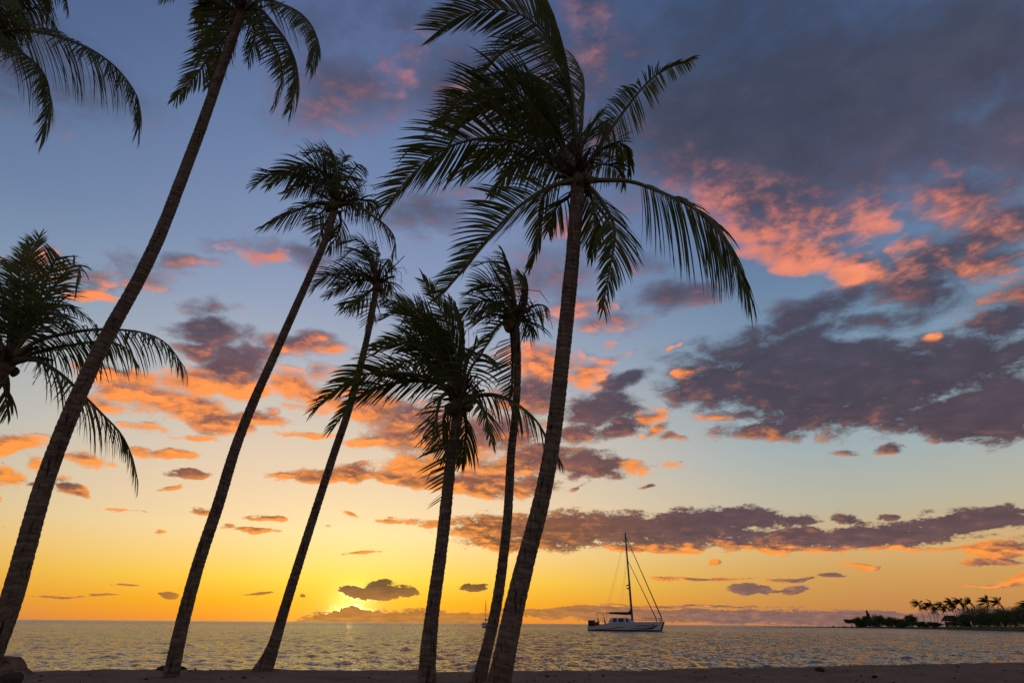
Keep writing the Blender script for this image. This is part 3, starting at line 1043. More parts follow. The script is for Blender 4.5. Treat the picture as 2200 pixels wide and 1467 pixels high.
# the big one in the middle
palm('largest palm, thick trunk leaning right of centre with a wide wind-blown crown',
     [(1060, 1502), (1086, 1400), (1106, 1300), (1135, 1185), (1161, 1085), (1181, 985), (1196, 880), (1208, 770), (1221, 650), (1231, 540), (1238, 450), (1242, 392)],
     [66, 57, 51, 45, 41, 38, 36, 35, 34, 33, 32, 35],
     [(z1((845, 560), (815, 340), (745, 190), (660, 95), (560, 48), (440, 45), (330, 80), (250, 135)), dict(dd=-.6, g=.5, wv=.75)),
      (z1((850, 580), (835, 400), (790, 270), (700, 190), (600, 190), (520, 240), (450, 320)), dict(dd=.5, g=.5, wv=.9)),
      (z1((780, 600), (700, 500), (620, 425), (530, 388), (420, 400), (330, 450), (270, 560)), dict(dd=-.8, **B)),
      (z1((770, 620), (690, 540), (590, 500), (480, 480), (400, 500), (330, 540)), dict(dd=.7, **B)),
      (z1((740, 690), (620, 625), (470, 605), (330, 630), (210, 695), (110, 790), (25, 895)), dict(dd=-.4, g=.75, wv=.6)),
      (z1((760, 700), (660, 640), (560, 625), (440, 680), (360, 760)), dict(dd=.9, g=1.0, wv=.6)),
      (z1((770, 740), (690, 700), (600, 720), (520, 800), (480, 850)), dict(dd=.3, g=1.2, wv=.4)),
      (z1((760, 810), (680, 850), (560, 940), (450, 1070), (350, 1190), (258, 1285)), dict(dd=-.7, g=.7, wv=.75)),
      (z1((780, 805), (720, 840), (692, 920), (690, 1020), (648, 1165)), dict(dd=.6, **H)),
      (z1((820, 860), (770, 900), (745, 960), (730, 1010)), dict(dd=.9, **H)),
      (z1((960, 790), (1090, 795), (1240, 850), (1370, 915), (1470, 1015), (1545, 1130), (1612, 1300)), dict(dd=-.4, g=1.5, wv=.4, start=.27, dens=25.0, lmax=1.5, face=0.1)),
      (z1((925, 835), (975, 900), (1015, 980), (1018, 1070), (990, 1220), (970, 1345)), dict(dd=-.3, g=1.0, wv=.25)),
      (z1((910, 850), (930, 920), (930, 1020), (915, 1120)), dict(dd=.8, **H)),
      (z1((930, 680), (1020, 545), (1110, 425), (1195, 335), (1350, 255)), dict(dd=-.2, g=1.5, wv=.1, start=.36, wither=.25, lmax=.62)),
      (z1((930, 690), (980, 645), (1040, 625), (1085, 680), (1085, 760)), dict(dd=.5, **H)),
      (z1((920, 740), (970, 720), (1030, 740), (1060, 800)), dict(dd=.9, **H)),
      (z1((870, 560), (885, 430), (880, 330), (840, 250)), dict(dd=1.0, g=.9, wv=.8)),
      (z1((880, 640), (915, 560), (950, 520), (985, 570)), dict(dd=.8, g=1.1, wv=.3)),
      (z1((845, 540), (760, 400), (660, 330), (560, 320), (440, 340)), dict(dd=.2, **B))],
     41, lean=0.0, fl=.07, leafw=.043, nuts=5)

palm('palm with full dark crown in front of the sunset clouds, its trunk bottom centre',
     [(917, 1486), (920, 1400), (931, 1300), (945, 1200), (957, 1100), (967, 1000), (978, 930), (986, 872)],
     [48, 43, 35, 32, 29, 26, 24, 26],
     [(z5((812, 600), (770, 430), (700, 280), (630, 165)), dict(dd=-.4, g=.35, wv=.55, face=1.6)),
      (z5((835, 620), (835, 470), (810, 360), (770, 270)), dict(dd=.5, g=.4, wv=.7, face=1.4)),
      (z5((790, 640), (720, 480), (620, 390), (500, 340), (380, 390)), dict(dd=-.7, **B)),
      (z5((770, 650), (680, 480), (570, 340), (470, 280), (400, 270)), dict(dd=.4, g=.2, wv=.8, face=1.2)),
      (z5((770, 680), (690, 590), (590, 530), (450, 525), (300, 600)), dict(dd=-.5, g=.5, wv=.8)),
      (z5((770, 710), (680, 640), (570, 610), (460, 650), (390, 700)), dict(dd=.8, g=.7, wv=.7)),
      (z5((745, 755), (600, 698), (430, 683), (260, 702), (120, 790), (25, 878)), dict(dd=-.9, g=.9, wv=.6)),
      (z5((865, 660), (890, 590), (960, 500), (1060, 430)), dict(dd=.4, g=.9, wv=.35)),
      (z5((870, 720), (905, 640), (965, 580), (1035, 620)), dict(dd=-.5, g=1.1, wv=.35)),
      (z5((920, 815), (1040, 810), (1160, 865), (1260, 950), (1330, 1060), (1400, 1180)), dict(dd=-.2, g=1.35, wv=.3)),
      (z5((900, 830), (945, 860), (985, 940), (1008, 1060)), dict(dd=-.6, g=.9, wv=.2)),
      (z5((770, 800), (725, 830), (702, 950), (730, 1090)), dict(dd=-.5, g=.9, wv=.7)),
      (z5((790, 870), (745, 930), (740, 1050), (760, 1160)), dict(dd=.6, g=.9, wv=.6)),
      (z5((850, 880), (870, 980), (862, 1080), (845, 1180)), dict(dd=.7, **H)),
      (z5((800, 930), (790, 1100), (765, 1280), (720, 1440)), dict(dd=.55, g=.4, wv=.5, wither=.45, dry=.35)),
      (z5((800, 700), (775, 560), (745, 470), (690, 440)), dict(dd=1.0, **B))],
     52, fl=.05, leafw=.040)

palm('slim palm close behind the largest trunk, its crown half hidden by bigger fronds',
     [(1020, 1480), (1044, 1400), (1065, 1310), (1080, 1210), (1091, 1100), (1098, 980), (1108, 880), (1112, 780), (1107, 694)],
     [40, 31, 28, 25, 22, 20, 18, 17, 19],
     [(z5((1138, 250), (1118, 130), (1070, 15)), dict(dd=-.4, g=.6, wv=.95)),
      (z5((1130, 260), (1085, 130), (1010, 60), (930, 80)), dict(dd=.4, **B)),
      (z5((1110, 300), (1050, 210), (970, 180), (880, 240)), dict(dd=-.5, g=.6, wv=.85)),
      (z5((1100, 330), (1030, 285), (940, 285), (830, 355)), dict(dd=.4, g=.8, wv=.7)),
      (z5((1100, 350), (1040, 330), (980, 370), (900, 400)), dict(dd=-.8, g=.9, wv=.6)),
      (z5((1200, 340), (1250, 306), (1300, 303), (1330, 320)), dict(dd=-.2, g=1.6, wv=.4, lmax=.7)),
      (z5((1190, 330), (1210, 260), (1190, 190), (1150, 130)), dict(dd=.8, g=.9, wv=.7)),
      (z5((1100, 390), (1040, 430), (990, 520), (930, 600)), dict(dd=-.4, g=.9, wv=.5)),
      (z5((1125, 420), (1128, 520), (1130, 640), (1125, 760), (1110, 830)), dict(dd=.7, g=.35, wv=1.0)),
      (z5((1180, 390), (1210, 400), (1230, 440)), dict(dd=.5, **H))],
     63, fl=.05, leafw=.036)

palm('slender palm with a flared foot and small ragged crown, left of the sun',
     [(562, 1440), (588, 1385), (610, 1312), (645, 1200), (680, 1090), (715, 982), (746, 890), (771, 800), (790, 720), (803, 652), (809, 616)],
     [48, 32, 27, 24, 21, 19, 18, 17, 15, 15, 16],
     [(z4((965, 980), (935, 870), (820, 790), (705, 830)), dict(dd=-.4, g=.7, wv=.8)),
      (z4((985, 970), (990, 890), (970, 812)), dict(dd=.4, g=.7, wv=.9)),
      (z4((950, 1000), (890, 900), (800, 870), (690, 970)), dict(dd=.5, **B)),
      (z4((1020, 1040), (1060, 970), (1090, 945), (1100, 1010)), dict(dd=-.2, **H)),
      (z4((930, 1090), (830, 1065), (690, 1060), (570, 1085), (485, 1190)), dict(dd=-.5, g=.9, wv=.6)),
      (z4((930, 1080), (850, 1030), (760, 1020), (680, 1060)), dict(dd=.6, g=.8, wv=.7)),
      (z4((935, 1110), (840, 1110), (700, 1150), (600, 1230)), dict(dd=.2, g=.8, wv=.7)),
      (z4((940, 1190), (870, 1245), (790, 1305), (705, 1335)), dict(dd=-.3, g=1.2, wv=.3)),
      (z4((1040, 1120), (1080, 1130), (1092, 1180)), dict(dd=.3, dry=.4, **H)),
      (z4((965, 1230), (935, 1330), (905, 1450)), dict(dd=.45, g=.5, wv=.6, wither=.4, dry=.3))],
     74, fl=.09, leafw=.036)

palm('tall palm leaning right with its crown against blue sky, squat base on the sand',
     [(366, 1454), (392, 1338), (426, 1212), (470, 1080), (506, 962), (546, 860), (590, 762), (631, 670), (667, 590), (702, 508), (720, 444)],
     [44, 38, 34, 30, 26, 23, 20, 19, 18, 17, 19],
     [(z4((620, 320), (515, 228), (390, 225), (240, 268), (120, 280), (25, 358)), dict(dd=-.6, g=.9, wv=.5)),
      (z4((620, 360), (530, 320), (420, 360), (265, 430)), dict(dd=.4, g=.8, wv=.6)),
      (z4((640, 370), (560, 330), (480, 300), (380, 330), (300, 400)), dict(dd=.9, g=.8, wv=.6)),
      (z4((672, 270), (625, 130), (540, 82), (450, 112)), dict(dd=-.3, g=.6, wv=.7)),
      (z4((690, 260), (660, 160), (620, 80)), dict(dd=.6, g=.7, wv=.6)),
      (z4((712, 260), (718, 160), (738, 125)), dict(dd=.2, g=1.0, wv=.3)),
      (z4((755, 330), (805, 245), (850, 198), (900, 225)), dict(dd=-.3, g=1.5, wv=.2, lmax=.7)),
      (z4((790, 475), (900, 478), (970, 505), (1000, 580)), dict(dd=.5, **H)),
      (z4((800, 500), (930, 585), (1060, 680), (1130, 785), (1108, 915)), dict(dd=-.5, g=1.4, wv=.3)),
      (z4((540, 495), (380, 550), (220, 622), (75, 692)), dict(dd=-.4, g=1.2, wv=.3)),
      (z4((600, 540), (530, 590), (455, 650)), dict(dd=.6, g=1.1, wv=.3)),
      (z4((690, 560), (705, 650), (680, 740), (618, 860)), dict(dd=.6, dry=.2, **H)),
      (z4((625, 590), (570, 690), (520, 800)), dict(dd=.5, g=.9, wv=.4, dry=.2)),
      (z4((740, 450), (790, 430), (825, 422)), dict(dd=-.3, g=.3, wv=.1, dry=.6, lmax=.25))],
     85, fl=.04, leafw=.036)

palm('tallest palm, long thick trunk from the lower left corner to the top edge',
     [(-50, 1482), (14, 1320), (60, 1160), (104, 1012), (165, 858), (231, 720), (298, 600), (346, 498), (396, 370), (441, 250), (483, 128), (509, 58), (518, 34)],
     [76, 66, 58, 50, 44, 39, 35, 32, 30, 28, 26, 25, 26],
     [(z3((1760, 0), (1890, 28), (2040, 105), (2135, 250), (2095, 450)), dict(dd=-.5, **H)),
      (z3((1740, 60), (1850, 170), (1960, 330), (2010, 520), (1960, 735)), dict(dd=-.2, g=1.2, wv=.6)),
      (z3((1720, 80), (1800, 230), (1890, 400), (1900, 560), (1850, 705)), dict(dd=.6, g=1.0, wv=.7)),
      (z3((1680, 110), (1720, 220), (1700, 320), (1670, 410)), dict(dd=.8, g=.6, wv=.4)),
      (z3((1590, 160), (1450, 330), (1330, 500), (1185, 665)), dict(dd=.5, g=.9, wv=.1, lmax=.7)),
      (z3((1600, 60), (1500, 110), (1400, 220), (1330, 420)), dict(dd=.5, g=1.1, wv=.4)),
      (z3((1580, 20), (1460, -40), (1370, 60), (1360, 170)), dict(dd=.7, **H)),
      (z3((1600, 90), (1520, 250), (1450, 430), (1410, 580)), dict(dd=.8, g=1.0, wv=.2, lmax=.7)),
      (z3((1640, -60), (1560, -220), (1430, -330), (1280, -330)), dict(dd=-.4, **B)),
      (z3((1660, -60), (1680, -260), (1640, -420)), dict(dd=.6, g=.5, wv=.7)),
      (z3((1720, -40), (1830, -180), (1960, -240), (2060, -180)), dict(dd=.2, **H)),
      (z3((1600, -20), (1420, -140), (1240, -140), (1100, -40)), dict(dd=.8, g=.9, wv=.6)),
      (z3((1540, 40), (1440, 20), (1360, 60), (1320, 120)), dict(dd=.9, **H))],
     96, fl=.06, leafw=.040)

palm('palm cut by the left edge at mid height, bushy upright crown with drooping right fronds',
     [(-210, 1460), (-185, 1320), (-140, 1150), (-90, 1000), (-45, 890), (-8, 815), (14, 782)],
     [64, 54, 48, 44, 42, 42, 46],
     [(z2((150, 530), (215, 410), (270, 260), (315, 185), (352, 205)), dict(dd=-.8, g=.6, wv=.3, lmax=.8)),
      (z2((120, 520), (150, 330), (175, 160), (212, 75)), dict(dd=.5, g=.5, wv=.3, lmax=.8)),
      (z2((90, 500), (100, 330), (120, 200), (160, 110)), dict(dd=.9, g=.6, wv=.3, lmax=.7)),
      (z2((170, 520), (270, 370), (370, 250), (428, 225), (410, 355)), dict(dd=.4, g=.9, wv=.3)),
      (z2((170, 560), (290, 450), (400, 460), (490, 525)), dict(dd=.7, g=.9, wv=.3)),
      (z2((70, 500), (70, 320), (30, 200), (-60, 175)), dict(dd=-.4, g=1.2, wv=.3)),
      (z2((50, 520), (20, 380), (-60, 300), (-160, 320)), dict(dd=.6, g=.9, wv=.5)),
      (z2((200, 640), (350, 600), (540, 575), (760, 590), (900, 650), (1005, 785)), dict(dd=-.3, g=1.4, wv=.25)),
      (z2((200, 700), (330, 670), (560, 640), (690, 680), (745, 760)), dict(dd=.8, g=1.4, wv=.2)),
      (z2((190, 740), (320, 810), (440, 920), (560, 1040), (655, 1140), (715, 1260), (745, 1380)), dict(dd=-.1, g=1.2, wv=.4)),
      (z2((20, 850), (30, 930), (42, 1030)), dict(dd=.3, **H)),
      (z2((-60, 640), (-200, 620), (-330, 700)), dict(dd=.2, **H)),
      (z2((-40, 560), (-150, 450), (-280, 450)), dict(dd=-.6, **B)),
      (z2((160, 600), (240, 520), (310, 470), (390, 580)), dict(dd=-.5, g=1.0, wv=.3))],
     107, fl=.06, leafw=.042, nuts=1)

palm('palm whose drooping fronds enter at the top left corner, trunk out of view',
     [(-470, 1474), (-440, 1200), (-370, 900), (-270, 600), (-170, 340), (-95, 170), (-60, 96)],
     [62, 52, 48, 44, 42, 40, 42],
     [(z3((60, 205), (300, 225), (560, 310), (740, 420), (870, 560), (940, 700), (935, 860)), dict(dd=-.4, g=1.5, wv=.25)),
      (z3((-20, 270), (130, 350), (250, 440), (320, 560), (335, 720), (290, 880)), dict(dd=-.7, g=1.3, wv=.4)),
      (z3((0, 130), (150, 60), (280, 70), (360, 150), (405, 240)), dict(dd=.5, **H)),
      (z3((-40, 60), (60, -80), (250, -170), (420, -100), (455, 40)), dict(dd=-.2, g=1.5, wv=.15)),
      (z3((-60, 80), (0, -60), (120, -160), (300, -120), (330, 30)), dict(dd=.6, **H)),
      (z3((-60, 160), (60, 110), (140, 150), (200, 240)), dict(dd=.8, **H)),
      (z3((-100, 60), (-60, -60), (60, -60), (130, 60)), dict(dd=-.8, **H)),
      (z3((-260, 160), (-420, 160), (-560, 300)), dict(dd=.3, **H)),
      (z3((-240, 60), (-330, -120), (-500, -180)), dict(dd=-.5, **B)),
      (z3((-200, 20), (-220, -200), (-330, -330)), dict(dd=.5, **B)),
      (z3((-200, 330), (-180, 450), (-190, 600)), dict(dd=.6, **H)),
      (z3((-60, 200), (40, 200), (110, 280), (150, 420)), dict(dd=.3, g=1.3, wv=.2))],
     118, fl=.06, leafw=.040)

# ------------------------------------------------------------------ catamaran
WHITE = pmat('boat_white', (0.50, 0.52, 0.54), 0.35, 0.4, var=0.06, scale=0.8)
NAVY = pmat('boat_navy', (0.012, 0.022, 0.07), 0.6, 0.3, var=0.2, scale=3)
BOATRED = pmat('boat_red', (0.45, 0.018, 0.022), 0.45, 0.4)
BLACK = pmat('boat_black', (0.014, 0.013, 0.014), 0.5, 0.4)
ALU = pmat('boat_alloy', (0.10, 0.105, 0.12), 0.45, 0.5, metal=0.3)
STEEL = pmat('boat_steel', (0.32, 0.32, 0.33), 0.3, 0.5, metal=0.8)
GLASS = pmat('boat_window', (0.008, 0.011, 0.018), 0.12, 0.5)
MAROON = pmat('boat_maroon', (0.10, 0.012, 0.02), 0.5, 0.3)
BOWSHADE = pmat('boat_bow_shade', (0.13, 0.13, 0.14), 0.6, 0.3)
NET = pmat('boat_net', (0.03, 0.03, 0.032), 0.9, 0.1)
WIRE = pmat('boat_wire', (0.05, 0.05, 0.055), 0.5, 0.4)


def smooth(a, b, x):
    t = min(1, max(0, (x - a) / (b - a)))
    return t * t * (3 - 2 * t)


class Hull:
    def __init__(self, L, beam, deck, keel=-0.55, rake=0.9, stern_b=0.8):
        self.L, self.b, self.deck, self.keel, self.rake, self.sb = L, beam / 2, deck, keel, rake, stern_b

    def dz(self, x):
        return float(np.interp(x, [d[0] for d in self.deck], [d[1] for d in self.deck]))

    def half(self, x, z):
        h = self.L / 2
        plan = (1 - smooth(-0.05 * h, h, x) ** 1.15) * (self.sb + (1 - self.sb) * smooth(-h, -0.2 * h, x))
        f = min(1, max(0, (z - self.keel) / (self.dz(x) - self.keel)))
        return max(0.02, self.b * plan * (0.25 + 0.75 * f ** 0.45))

    def xr(self, x, z):
        h = self.L / 2
        return x - self.rake * (1 - z / self.dz(x)) * smooth(h * .35, h, x)

    def mesh(self, y0, name, mat, parent):
        xs = np.linspace(-self.L / 2, self.L / 2, 40)
        nz = 10
        V, F = [], []
        for x in xs:
            d = self.dz(x)
            zs = np.linspace(self.keel, d, nz)
            row = [(self.xr(x, z), y0 - self.half(x, z), z) for z in zs] + [(self.xr(x, z), y0 + self.half(x, z), z) for z in zs[::-1]]
            V += row
        n = 2 * nz
        for i in range(len(xs) - 1):
            for k in range(n):
                k2 = (k + 1) % n
                F.append((i * n + k, (i + 1) * n + k, (i + 1) * n + k2, i * n + k2))
        F.append(tuple(range(n - 1, -1, -1)))
        F.append(tuple(range((len(xs) - 1) * n, len(xs) * n)))
        return mesh_obj(name, V, F, mat, parent)

    def stripe(self, pts, y0, side, name, mat, parent, off=0.012):
        """pts: x, z low, z high, following the hull side"""
        xs = np.linspace(pts[0][0], pts[-1][0], 40)
        lo = np.interp(xs, [p[0] for p in pts], [p[1] for p in pts])
        hi = np.interp(xs, [p[0] for p in pts], [p[2] for p in pts])
        V, F = [], []
        for x, a, b in zip(xs, lo, hi):
            for z in (a, (a + b) / 2, b):
                V.append((self.xr(x, z), y0 + side * (self.half(x, z) + off), z))
        for i in range(len(xs) - 1):
            for k in range(2):
                F.append((i * 3 + k, (i + 1) * 3 + k, (i + 1) * 3 + k + 1, i * 3 + k + 1))
        return mesh_obj(name, V, F, mat, parent)


def catamaran():
    loc = gnd(1347, 1355.0, 0.0)
    root = empty('sailing_catamaran', loc, R(-17))
    tag(root, 'large white sailing catamaran with a navy sail cover anchored in the bay', 'catamaran')
    root.scale = (1.09, 1.0, 1.0)
    L = 17.6
    hl = Hull(L, 1.75, [(-8.8, .95), (-6.2, 1.30), (-4.2, 1.80), (-2.5, 2.08), (2, 2.12), (8.8, 2.25)])
    for y0 in (-3.3, 3.3):
        h = hl.mesh(y0, 'hull', WHITE, root)
        for s in (-1, 1):
            hl.stripe([(-8.79, -.05, .30), (8.75, -.05, .36)], y0, s, 'boot_stripe', BLACK, h)
        s = -1 if y0 < 0 else 1
        hl.stripe([(-6.9, .34, .40), (-3.8, .42, .60), (-1.7, .70, .92), (0.6, 1.02, 1.08)], y0, s, 'red_stripe', BOATRED, h, .016)
        hl.stripe([(1.1, .62, .68), (4.7, .46, .72), (6.8, .58, 1.0), (7.4, .95, 1.35), (7.95, 1.45, 1.58)], y0, s, 'navy_swoosh', NAVY, h, .016)
        hl.stripe([(6.45, 1.68, 1.76), (6.75, 1.0, 1.70), (7.05, .80, 1.45), (7.30, .82, 1.05)], y0, s, 'red_emblem', BOATRED, h, .020)
        hl.stripe([(5.2, .40, 1.9), (6.5, .40, 2.08), (8.78, .42, 2.16)], y0, -s, 'inner_bow_shade', BOWSHADE, h, .014)  # grey laid on the inner bow sides to stand for shade between the hulls
        mb = MB()
        for dx in (0.0,):
            mb.box((-8.55, y0, .55), (.5, 1.2, .5), 0)
        mb.build('transom_step', WHITE, h)
    # name on the side: lettering on the near hull
    cu = bpy.data.curves.new('lettering', 'FONT')
    cu.body = 'SEASMOKE'
    cu.size = 0.74
    cu.extrude = 0.006
    cu.space_character = 1.06
    cu.shear = 0.15
    cu.materials.append(NAVY)
    tx = bpy.data.objects.new('lettering', cu)
    COL.objects.link(tx)
    tx.parent = root
    tx.location = (2.55, -3.3 - hl.half(4.2, 1.2) - 0.16, 1.02)
    sl = math.atan2(hl.half(2.6, 1.2) - hl.half(5.4, 1.2), 2.8)
    bpy.context.view_layer.update()
    tm = bpy.data.meshes.new_from_object(tx.evaluated_get(bpy.context.evaluated_depsgraph_get()))
    bpy.data.objects.remove(tx, do_unlink=True)
    tm.name = 'lettering'
    tx = bpy.data.objects.new('lettering', tm)
    COL.objects.link(tx)
    tx.parent = root
    tx.rotation_euler = (math.pi / 2, 0, sl)
    tx.location = (2.55, -3.3 - hl.half(2.55, 1.2) - 0.05, 1.02)
    # bridge deck and cabin
    MB().prism([(-6.4, 1.0), (2.8, 1.0), (3.2, 1.35), (3.0, 2.0), (-6.3, 1.55)], -2.6, 2.6).build('bridge_deck', WHITE, root)
    cab = MB()
    secs = [(-4.0, 2.35, 2.0), (-3.6, 2.95, 2.25), (-3.0, 3.18, 2.32), (0.2, 3.18, 2.3), (0.9, 2.95, 2.15), (1.9, 2.25, 1.85)]
    V, F = [], []
    for x, top, wd in secs:
        V += [(x, -wd, 1.9), (x, -wd * .97, 1.9 + (top - 1.9) * .55), (x, -wd * .84, top - .07), (x, -wd * .6, top), (x, wd * .6, top), (x, wd * .84, top - .07), (x, wd * .97, 1.9 + (top - 1.9) * .55), (x, wd, 1.9)]
    for i in range(len(secs) - 1):
        for k in range(7):
            F.append((i * 8 + k, i * 8 + k + 1, (i + 1) * 8 + k + 1, (i + 1) * 8 + k))
    F.append(tuple(range(8)))
    F.append(tuple(range(47, 39, -1)))
    cabin = mesh_obj('cabin', V, F, WHITE, root)
    for s in (-1, 1):
        for x0, x1 in ((-3.05, -1.95), (-1.75, -.35), (.05, .75)):
            y = 2.31 * s
            MB().add([(x0 + .1, y * .995 + s * .09, 2.20), (x1, y * .995 + s * .09, 2.20), (x1 - .04, y * .90 + s * .09, 2.96), (x0 + .22, y * .90 + s * .09, 2.96)], [(0, 1, 2, 3)]).build('window', GLASS, cabin)
    for k in (-1.2, 0, 1.2):
        MB().add([(1.62, k - .5, 2.42), (1.62, k + .5, 2.42), (1.06, k + .47, 2.86), (1.06, k - .47, 2.86)], [(0, 1, 2, 3)]).build('windscreen', GLASS, cabin)
    # beams and nets
    MB().tube([(7.9, -3.3, 2.05), (7.9, 3.3, 2.05)], .14, 10).build('front_beam', WHITE, root)
    for s in (-1, 1):
        net = MB()
        y0, y1 = (.25, 2.5) if s > 0 else (-2.5, -.25)
        for k in range(10):
            yy = y0 + (y1 - y0) * k / 9
            net.tube([(3.1, yy, 1.95), (7.85, yy, 2.02)], .018, 4)
        for k in range(18):
            xx = 3.1 + 4.75 * k / 17
            net.tube([(xx, y0, 1.98), (xx, y1, 1.98)], .018, 4)
        net.build('trampoline', NET, root)
    MB().tube([(3.0, 0, 2.0), (8.6, 0, 2.1)], .1, 8).build('bowsprit', ALU, root)
    # mast, boom, stays
    mx, top = 1.45, 24.2
    mast = MB().tube([(mx, 0, 2.0), (mx - .12, 0, 12), (mx - .30, 0, top)], [.25, .23, .17], 10).build('mast', ALU, root, True)
    for z, w_ in ((11.4, 1.0), (17.6, .75)):
        MB().tube([(mx - .14, -w_, z - .05), (mx - .14, w_, z - .05)], .04, 6).build('spreader', ALU, mast)
    MB().lathe([(.05, 0), (.16, .1), (.14, .28), (.03, .35)], (mx - .30, 0, top), 8).build('masthead_light', BLACK, mast)
    boom = MB().tube([(mx - .1, 0, 3.92), (mx - 6.2, 0, 4.25)], .11, 8).build('boom', ALU, root)
    V, F = [], []
    prof = [(mx - .05, 3.85, 5.35, .16), (mx - .45, 3.85, 4.95, .22), (mx - .9, 3.86, 4.55, .24), (mx - 1.6, 3.82, 4.55, .27), (mx - 3.4, 3.92, 4.55, .25), (mx - 5.4, 4.05, 4.52, .2)]
    for x, a, b, w_ in prof:
        V += [(x, -w_ * .7, a), (x, -w_, a + .15), (x, -w_ * .5, b - .03), (x, w_ * .5, b - .03), (x, w_, a + .15), (x, w_ * .7, a)]
    for i in range(len(prof) - 1):
        for k in range(6):
            F.append((i * 6 + k, i * 6 + (k + 1) % 6, (i + 1) * 6 + (k + 1) % 6, (i + 1) * 6 + k))
    F += [tuple(range(6)), tuple(range(35, 29, -1))]
    mesh_obj('sail_cover', V, F, NAVY, boom, True)
    MB().tube([(mx - .22, 0, top - .7), (8.25, 0, 3.4), (8.45, 0, 2.1)], [.07, .14, .07], 7).build('furled_jib', BLACK, root)
    MB().tube([(mx - .16, 0, 17.4), (7.0, 0, 3.1), (7.15, 0, 2.08)], [.06, .12, .06], 7).build('furled_staysail', BLACK, root)
    for s in (-1, 1):
        for x, z in ((-.6, 22.5), (-2.2, 17.3), (0.4, 11.3), (-5.5, 23.5)):
            MB().tube([(x, 3.5 * s, 2.1 if x > -3 else 1.5), (mx - .2, 0.05 * s, z)], .011, 4).build('shroud', WIRE, root)
    MB().tube([(mx - 6.0, 0, 4.3), (mx - .3, 0, top - .1)], .014, 4).build('topping_lift', WIRE, root)
    for k, z in enumerate((10.0, 10.75)):
        MB().add([(mx - .75 - .12 * k, -.6, z), (mx - .3, -.6, z + .05), (mx - .32, -.6, z + .38), (mx - .8, -.58, z + .30),
                  (mx - .75 - .12 * k, -.585, z), (mx - .3, -.585, z + .05), (mx - .32, -.585, z + .38), (mx - .8, -.565, z + .30)],
                 [(0, 1, 2, 3), (7, 6, 5, 4), (0, 4, 5, 1), (1, 5, 6, 2), (2, 6, 7, 3), (3, 7, 4, 0)]).build('signal_flag', MAROON, root)
    MB().tube([(mx - .3, -.6, 11.35), (mx - .3, -.62, 2.2)], .012, 4).build('halyard', WIRE, root)
    # rails
    for y0 in (-3.85, 3.85):
        mb = MB()
        s = 1 if y0 > 0 else -1
        xs = [4.0, 5.0, 6.0, 7.0, 8.0, 8.6]
        P = [(x, s * (3.3 + hl.half(x, 2.1) - .05), hl.dz(x)) for x in xs]
        for p in P:
            mb.tube([p, (p[0], p[1], p[2] + .85)], .030, 6)
        for h_ in (.45, .85):
            mb.tube([(p[0], p[1], p[2] + h_) for p in P], .028, 6)
        mb.build('bow_rail', STEEL, root)
    mb = MB()
    for y in (-2.4, -1.2, 0, 1.2, 2.4):
        mb.tube([(7.95, y, 2.1), (7.95, y, 2.95)], .03, 6)
    mb.tube([(7.95, -3.1, 2.95), (7.95, 3.1, 2.95)], .03, 6)
    mb.build('front_rail', STEEL, root)
    mb = MB()
    for x in (-1.4, .2, 1.8, 3.4):
        y = -(3.3 + hl.half(x, 2.1) - .08)
        mb.tube([(x, y, 2.08), (x, y, 2.75)], .02, 5)
        mb.tube([(x, -y, 2.08), (x, -y, 2.75)], .02, 5)
    mb.build('stanchions', STEEL, root)
    # helm: canopy, seats, motors
    MB().prism([(-7.0, 4.22), (-6.6, 4.30), (-5.4, 4.36), (-4.9, 4.30), (-4.9, 4.24), (-5.4, 4.29), (-6.6, 4.22)], -2.6, -.6).build('helm_canopy', NAVY, root)
    mb = MB()
    for x in (-6.7, -5.2):
        for y in (-2.4, -.8):
            mb.tube([(x, y, 4.25), (x + .3 * (1 if x > -6 else .6), y, 1.5)], .03, 6)
    mb.build('canopy_frame', STEEL, root)
    for x in (-6.35, -4.85):
        st = empty_part = MB()
        st.box((x, -1.7, 2.15), (.5, .6, .16))
        st.box((x - .2, -1.7, 2.6), (.14, .58, .8), taper=.8)
        st.box((x, -1.7, 1.75), (.2, .2, .8))
        st.build('helm_seat', BLACK, root)
    MB().tube([(-4.4, -2.2, 1.7), (-4.35, -2.2, 5.6)], .025, 5).build('aerial', WIRE, root)
    for x, y in ((-8.35, -2.4), (-8.35, 2.4)):
        m_ = MB().lathe([(.2, -.2), (.34, .1), (.36, .5), (.3, .8)], (x, y, 1.15), 10, 1.5, 1.0).build('motor', BLACK, root, True)
        MB().lathe([(.33, .0), (.39, .22), (.36, .5), (.2, .68)], (x, y, 1.85), 10, 1.45, 1.0).build('motor_cowl', MAROON, m_, True)
    for x, y in ((-6.6, -3.2), (-7.7, -1.0)):
        MB().lathe([(.15, -.1), (.5, .1), (.56, .5), (.45, .85), (.12, 1.02)], (x, y, 1.1), 12).build('kettle_cover', MAROON, root, True)
    MB().tube([(8.2, -2.9, 1.2), (9.1, -3.2, .5), (9.9, -3.4, -.3)], .02, 4).build('anchor_line', WIRE, root)


catamaran()


